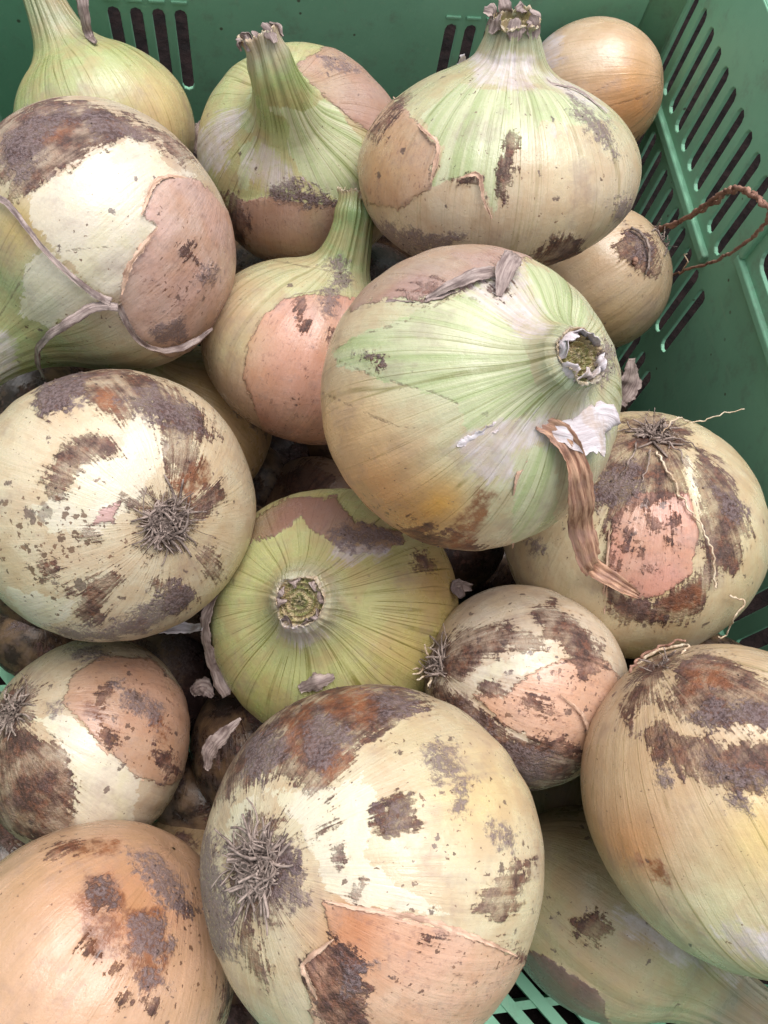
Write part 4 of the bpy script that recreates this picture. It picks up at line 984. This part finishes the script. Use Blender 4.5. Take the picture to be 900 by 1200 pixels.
# skin flaps on onion 12's left side
e = o12
ribbon('loose_skin_flap', [e.surf(262, 690, .002), e.surf(250, 722, .003), e.surf(246, 750, .002), e.surf(252, 782, .001), e.surf(266, 815, .001)], [.002, .006, .007, .011, .006], cam_vec(-.6, 0, .8), MPAPER, e.root, n=40, m=8, seed=41, curl=.3, ragged=.22)
ribbon('loose_skin_flap', [e.surf(246, 735, .003), e.surf(238, 734, .007) , e.surf(222, 733, .010), e.surf(212, 735, .012)], [.003, .005, .0055, .004], cam_vec(-.1, .5, .8), MWHITE, e.root, n=20, m=6, seed=42, curl=.2, ragged=.2)
ribbon('loose_skin_flap', [ON['14'].surf(535, 690, -.004), e.surf(530, 688, .002), e.surf(545, 690, .003)], [.003, .006, .003], view, MPAPER, e.root, n=12, m=6, seed=43)
ribbon('loose_skin_flap', [e.surf(352, 806, .001), e.surf(372, 796, .003), e.surf(392, 790, .002)], [.003, .007, .002], view, MPAPER, e.root, n=16, m=7, seed=44, curl=.35, ragged=.25)
def torn(k, L, w=.0022, lift=.0005, mat=None, seed=1):
    w *= .85; lift *= .5      # lifted curling edge of a torn skin layer
    o = ON[k]; P = [o.surf(x, y, lift) for x, y in L]
    r = np.random.default_rng(seed); ups = []
    for p in P:
        q = p - o.C; B = np.array([o.e1 / o.a, o.e2 / o.a, o.ax / o.b]); nn_ = B.T @ (B @ q); ups.append(nn_ / np.linalg.norm(nn_))
    ribbon('torn_skin_edge', P, [w * .2] + [w * r.uniform(.5, 1.3) for _ in range(5)] + [w * .2], np.array(ups) + r.normal(size=(len(P), 3)) * .25, mat or MSKIN, o.root, n=12 * len(P), m=5, seed=seed, curl=.2, ragged=.4, thick=.00012, wrinkle=.00012)
torn('2', z1([(285, 690), (300, 630), (330, 585), (368, 532)]), seed=1); torn('2', z1([(332, 505), (345, 465), (362, 428), (400, 412), (440, 418)]), seed=2)
torn('17', z8([(330, 563), (400, 580), (480, 592), (560, 610), (640, 634), (720, 664), (790, 695)]), .0024, seed=3); torn('17', z8([(310, 800), (290, 750), (278, 715), (350, 655)]), .002, seed=4)
torn('7', z1([(577, 900), (574, 830), (600, 770), (640, 720), (700, 690)]), .002, seed=5)
torn('4', z2([(110, 205), (170, 270), (205, 310), (188, 390)]), .002, seed=6); torn('4', z2([(250, 375), (290, 370), (300, 420), (318, 462)]), .0016, seed=7)
torn('8', z4([(150, 240), (250, 208), (350, 208), (450, 182)]), .002, MPAPER and .0005, MPAPER, 8); torn('8', z4([(440, 590), (500, 560), (560, 528)]), .003, .0006, MWHITE, 9)
torn('3', z1([(700, 400), (740, 440), (795, 470)]), .0028, .0006, MPAPER, 10); torn('14', z5([(755, 440), (800, 480), (812, 530), (806, 580)]), .0016, seed=11)
torn('15', z7([(220, 305), (310, 397), (400, 475), (430, 478)]), .002, seed=12); torn('13', z6([(240, 420), (245, 340), (250, 260)]), .0018, seed=13); torn('3', z1([(690, 150), (720, 210), (790, 255), (850, 300)]), .002, .0005, MPAPER, 14)
torn('8', z4([(640, 590), (610, 640), (590, 720), (586, 860)]), .002, .0005, MSKIN, 15); torn('4', z2([(400, 150), (440, 175), (500, 190), (560, 240)]), .002, .0005, MPAPER, 16)
# neck scrap on onion 1
t1 = o1.neck_tip
ribbon('dried_leaf_strap', [o1.surf(112, 52, .001), CAM + ray(104, 40) * .368, CAM + ray(98, 18) * .362, CAM + ray(94, -8) * .358], [.002, .004, .005, .006], view, MPAPER, o1.root, n=24, m=6, seed=51, curl=.35)
# frayed collar on onion 4's neck
for k, (xx, yy, w) in enumerate([(545, 78, .004), (555, 88, .003), (628, 80, .004)]):
    ribbon('dry_collar_scrap', [o4.surf(xx, yy + 12, .001), CAM + ray(xx - 2, yy - 2) * .318, CAM + ray(xx - 4, yy - 14) * .316], [w, w * 1.1, w * .5], view, MWHITE, o4.root, n=12, m=5, seed=60 + k, curl=.3, ragged=.3)
def fray(o, n, ln, w, seed, mat=None):
    r = np.random.default_rng(seed); t = o.neck_dir; e1 = np.cross(t, [.2, .3, .9]); e1 /= np.linalg.norm(e1); e2 = np.cross(t, e1)
    for k in range(n):
        an = 6.283 * (k + r.uniform(-.3, .3)) / n; rd = math.cos(an) * e1 + math.sin(an) * e2; rad = o.rn * .93
        L_ = ln * r.uniform(.5, 1.2)
        P = [o.neck_tip + rd * rad * 1.1 - t * L_ * 1.6, o.neck_tip + rd * rad * 1.02 - t * L_ * .5, o.neck_tip + rd * rad * .95 + t * L_ * .25, o.neck_tip + rd * rad * r.uniform(.5, 1.2) + t * L_ * r.uniform(.4, .9) + r.normal(size=3) * .0006]
        ribbon('dry_neck_scrap', P, [w * .4, w, w * .9, w * .3], rd, mat or MPAPER, o.root, n=12, m=5, seed=seed * 10 + k, curl=.3, ragged=.25, wrinkle=.0002)
fray(o3, 6, .0028, .005, 301); fray(o4, 7, .0034, .007, 302); fray(o8, 8, .0036, .006, 303, MWHITE); fray(o12, 8, .002, .0045, 304)
# long root strands
wallx = lambda x, y, f: CAM + ray(x, y) * (U * f / ray(x, y)[0])
strand('root_strand', [o6.surf(742, 306, .001), wallx(762, 272, .93), wallx(790, 262, .93), wallx(825, 242, .91), wallx(850, 224, .88), wallx(866, 220, .86), wallx(884, 230, .85), wallx(900, 244, .84), wallx(896, 262, .86), wallx(868, 290, .89), wallx(836, 306, .92), wallx(800, 318, .94), wallx(772, 326, .95), o6.surf(757, 316, .001)], .0013, .0006, MROOTB, o6.root, n=150, wob=.0005, seed=2)
strand('root_strand', [o6.surf(742, 306, .001), wallx(765, 274, .935), wallx(792, 263, .935), wallx(828, 243, .915), wallx(852, 226, .885), wallx(868, 222, .865), wallx(886, 233, .85), wallx(905, 244, .84)], .0011, .0008, MROOTB, o6.root, n=100, wob=.0009, seed=12)
strand('root_strand', [o6.surf(738, 268, .001), o6.surf(752, 280, .002), o6.surf(758, 300, .002), o6.surf(756, 322, .001)], .0008, .0006, MROOT, o6.root, n=30, seed=5)
strand('root_strand', [wallx(800, 318, .94), wallx(806, 306, .93), wallx(800, 300, .925), wallx(805, 297, .92)], .0004, .0002, MROOTP, o6.root, n=20, seed=6)
c = o13
strand('root_strand', [c.surf(772, 512, .001), c.surf(790, 505, .006), CAM + ray(810, 496) * .335, CAM + ray(840, 487) * .332, CAM + ray(872, 479) * .33], .00038, .0002, MROOTP, c.root, n=40, seed=7)
strand('root_strand', [c.surf(768, 530, .001), c.surf(785, 560, .001), c.surf(802, 590, .0012), c.surf(820, 615, .001), c.surf(832, 645, .0012), c.surf(838, 690, .0008)], .00042, .00035, MROOTP, c.root, n=70, wob=.0006, seed=8)
strand('root_strand', [c.surf(852, 696, .001), c.surf(866, 703, .002), c.surf(856, 720, .002), c.surf(848, 740, .0015), c.surf(838, 744, .001)], .0004, .0003, MROOTP, c.root, n=50, wob=.0004, seed=9)
for k, (a_, b_) in enumerate([((745, 520), (728, 560)), ((782, 520), (800, 545)), ((760, 530), (752, 566)), ((750, 505), (715, 508)), ((788, 515), (818, 530))]):
    strand('root_strand', [c.surf(*a_, .001), c.surf((a_[0] + b_[0]) / 2 + 3, (a_[1] + b_[1]) / 2, .0014), c.surf(*b_, .0006)], .0004, .0002, MROOT, c.root, n=20, seed=70 + k)
c = o18
strand('root_strand', [c.surf(742, 806, .001), c.surf(748, 785, .0015), c.surf(768, 770, .002), c.surf(790, 764, .002), c.surf(808, 762, .002), c.surf(800, 770, .001)], .0007, .0005, MROOTP, c.root, n=60, wob=.0005, seed=81)
strand('root_strand', [c.surf(738, 800, .001), c.surf(752, 776, .002), c.surf(780, 766, .003), c.surf(806, 758, .002)], .0006, .0004, MROOTB, c.root, n=50, wob=.0007, seed=82)
strand('root_strand', [c.surf(818, 826, .001), c.surf(828, 819, .0014), c.surf(850, 818, .001)], .00035, .0003, MROOTP, c.root, n=20, seed=83)
c = o14
for k, (a_, b_) in enumerate([((505, 775), (497, 755)), ((503, 782), (484, 790)), ((505, 790), (488, 796)), ((502, 770), (510, 752)), ((508, 796), (500, 806)), ((500, 785), (478, 783))]):
    p0 = c.surf(*a_, .001); p2 = CAM + ray(*b_) * (p0 - CAM) @ -view if False else CAM + ray(*b_) * float(-((p0 - CAM) @ view)) * .985
    strand('root_strand', [p0, (p0 + p2) / 2 + view * .001, p2], .00055, .0003, MROOTP, c.root, n=18, seed=90 + k)
c = o15
for k, (a_, b_) in enumerate([((5, 845), (-8, 880)), ((10, 850), (2, 872)), ((20, 825), (36, 815)), ((10, 822), (14, 804)), ((22, 838), (40, 842))]):
    strand('root_strand', [c.surf(*a_, .001), c.surf((a_[0] + b_[0]) / 2 + 2, (a_[1] + b_[1]) / 2, .003), c.surf(*b_, .001)], .0005, .0003, MROOT, c.root, n=20, seed=100 + k)

# ---- loose scraps of skin lying in the gaps ----------------------------------------------
def scrap(label, P, widths, up, mat, seed):
    P = [CAM + ray(x, y) * d for x, y, d in P]
    o = ribbon('skin_scrap', P, widths, up, mat, None, n=30, m=9, seed=seed, curl=.25, ragged=.16, wrinkle=.0002)
    tag(o, label, 'onion skin', 'loose scraps of onion skin')
scrap('pale pointed scrap of onion skin sticking out beside the yellow green onion', [(224, 812, .356), (238, 806, .352), (250, 816, .350)], [.004, .009, .002], view, MPAPER, 201)
scrap('crumpled brown skin scrap with a forked edge above the bottom centre onion', [(242, 902, .325), (246, 880, .322), (262, 862, .320), (282, 842, .318)], [.003, .008, .006, .0012], cam_vec(-.4, .2, .8), MPAPER, 202)
scrap('grey skin scrap caught between the largest green onion and the side wall', [(722, 470, .40), (738, 448, .395), (742, 420, .39)], [.01, .013, .004], cam_vec(.3, .3, .8), MPAPER, 203)
scrap('dark rumpled skin scrap at the foot of the back wall', [(225, 175, .415), (238, 155, .41), (252, 140, .405)], [.012, .016, .008], cam_vec(.2, .4, .8), MROOTB and MPAPER, 204)
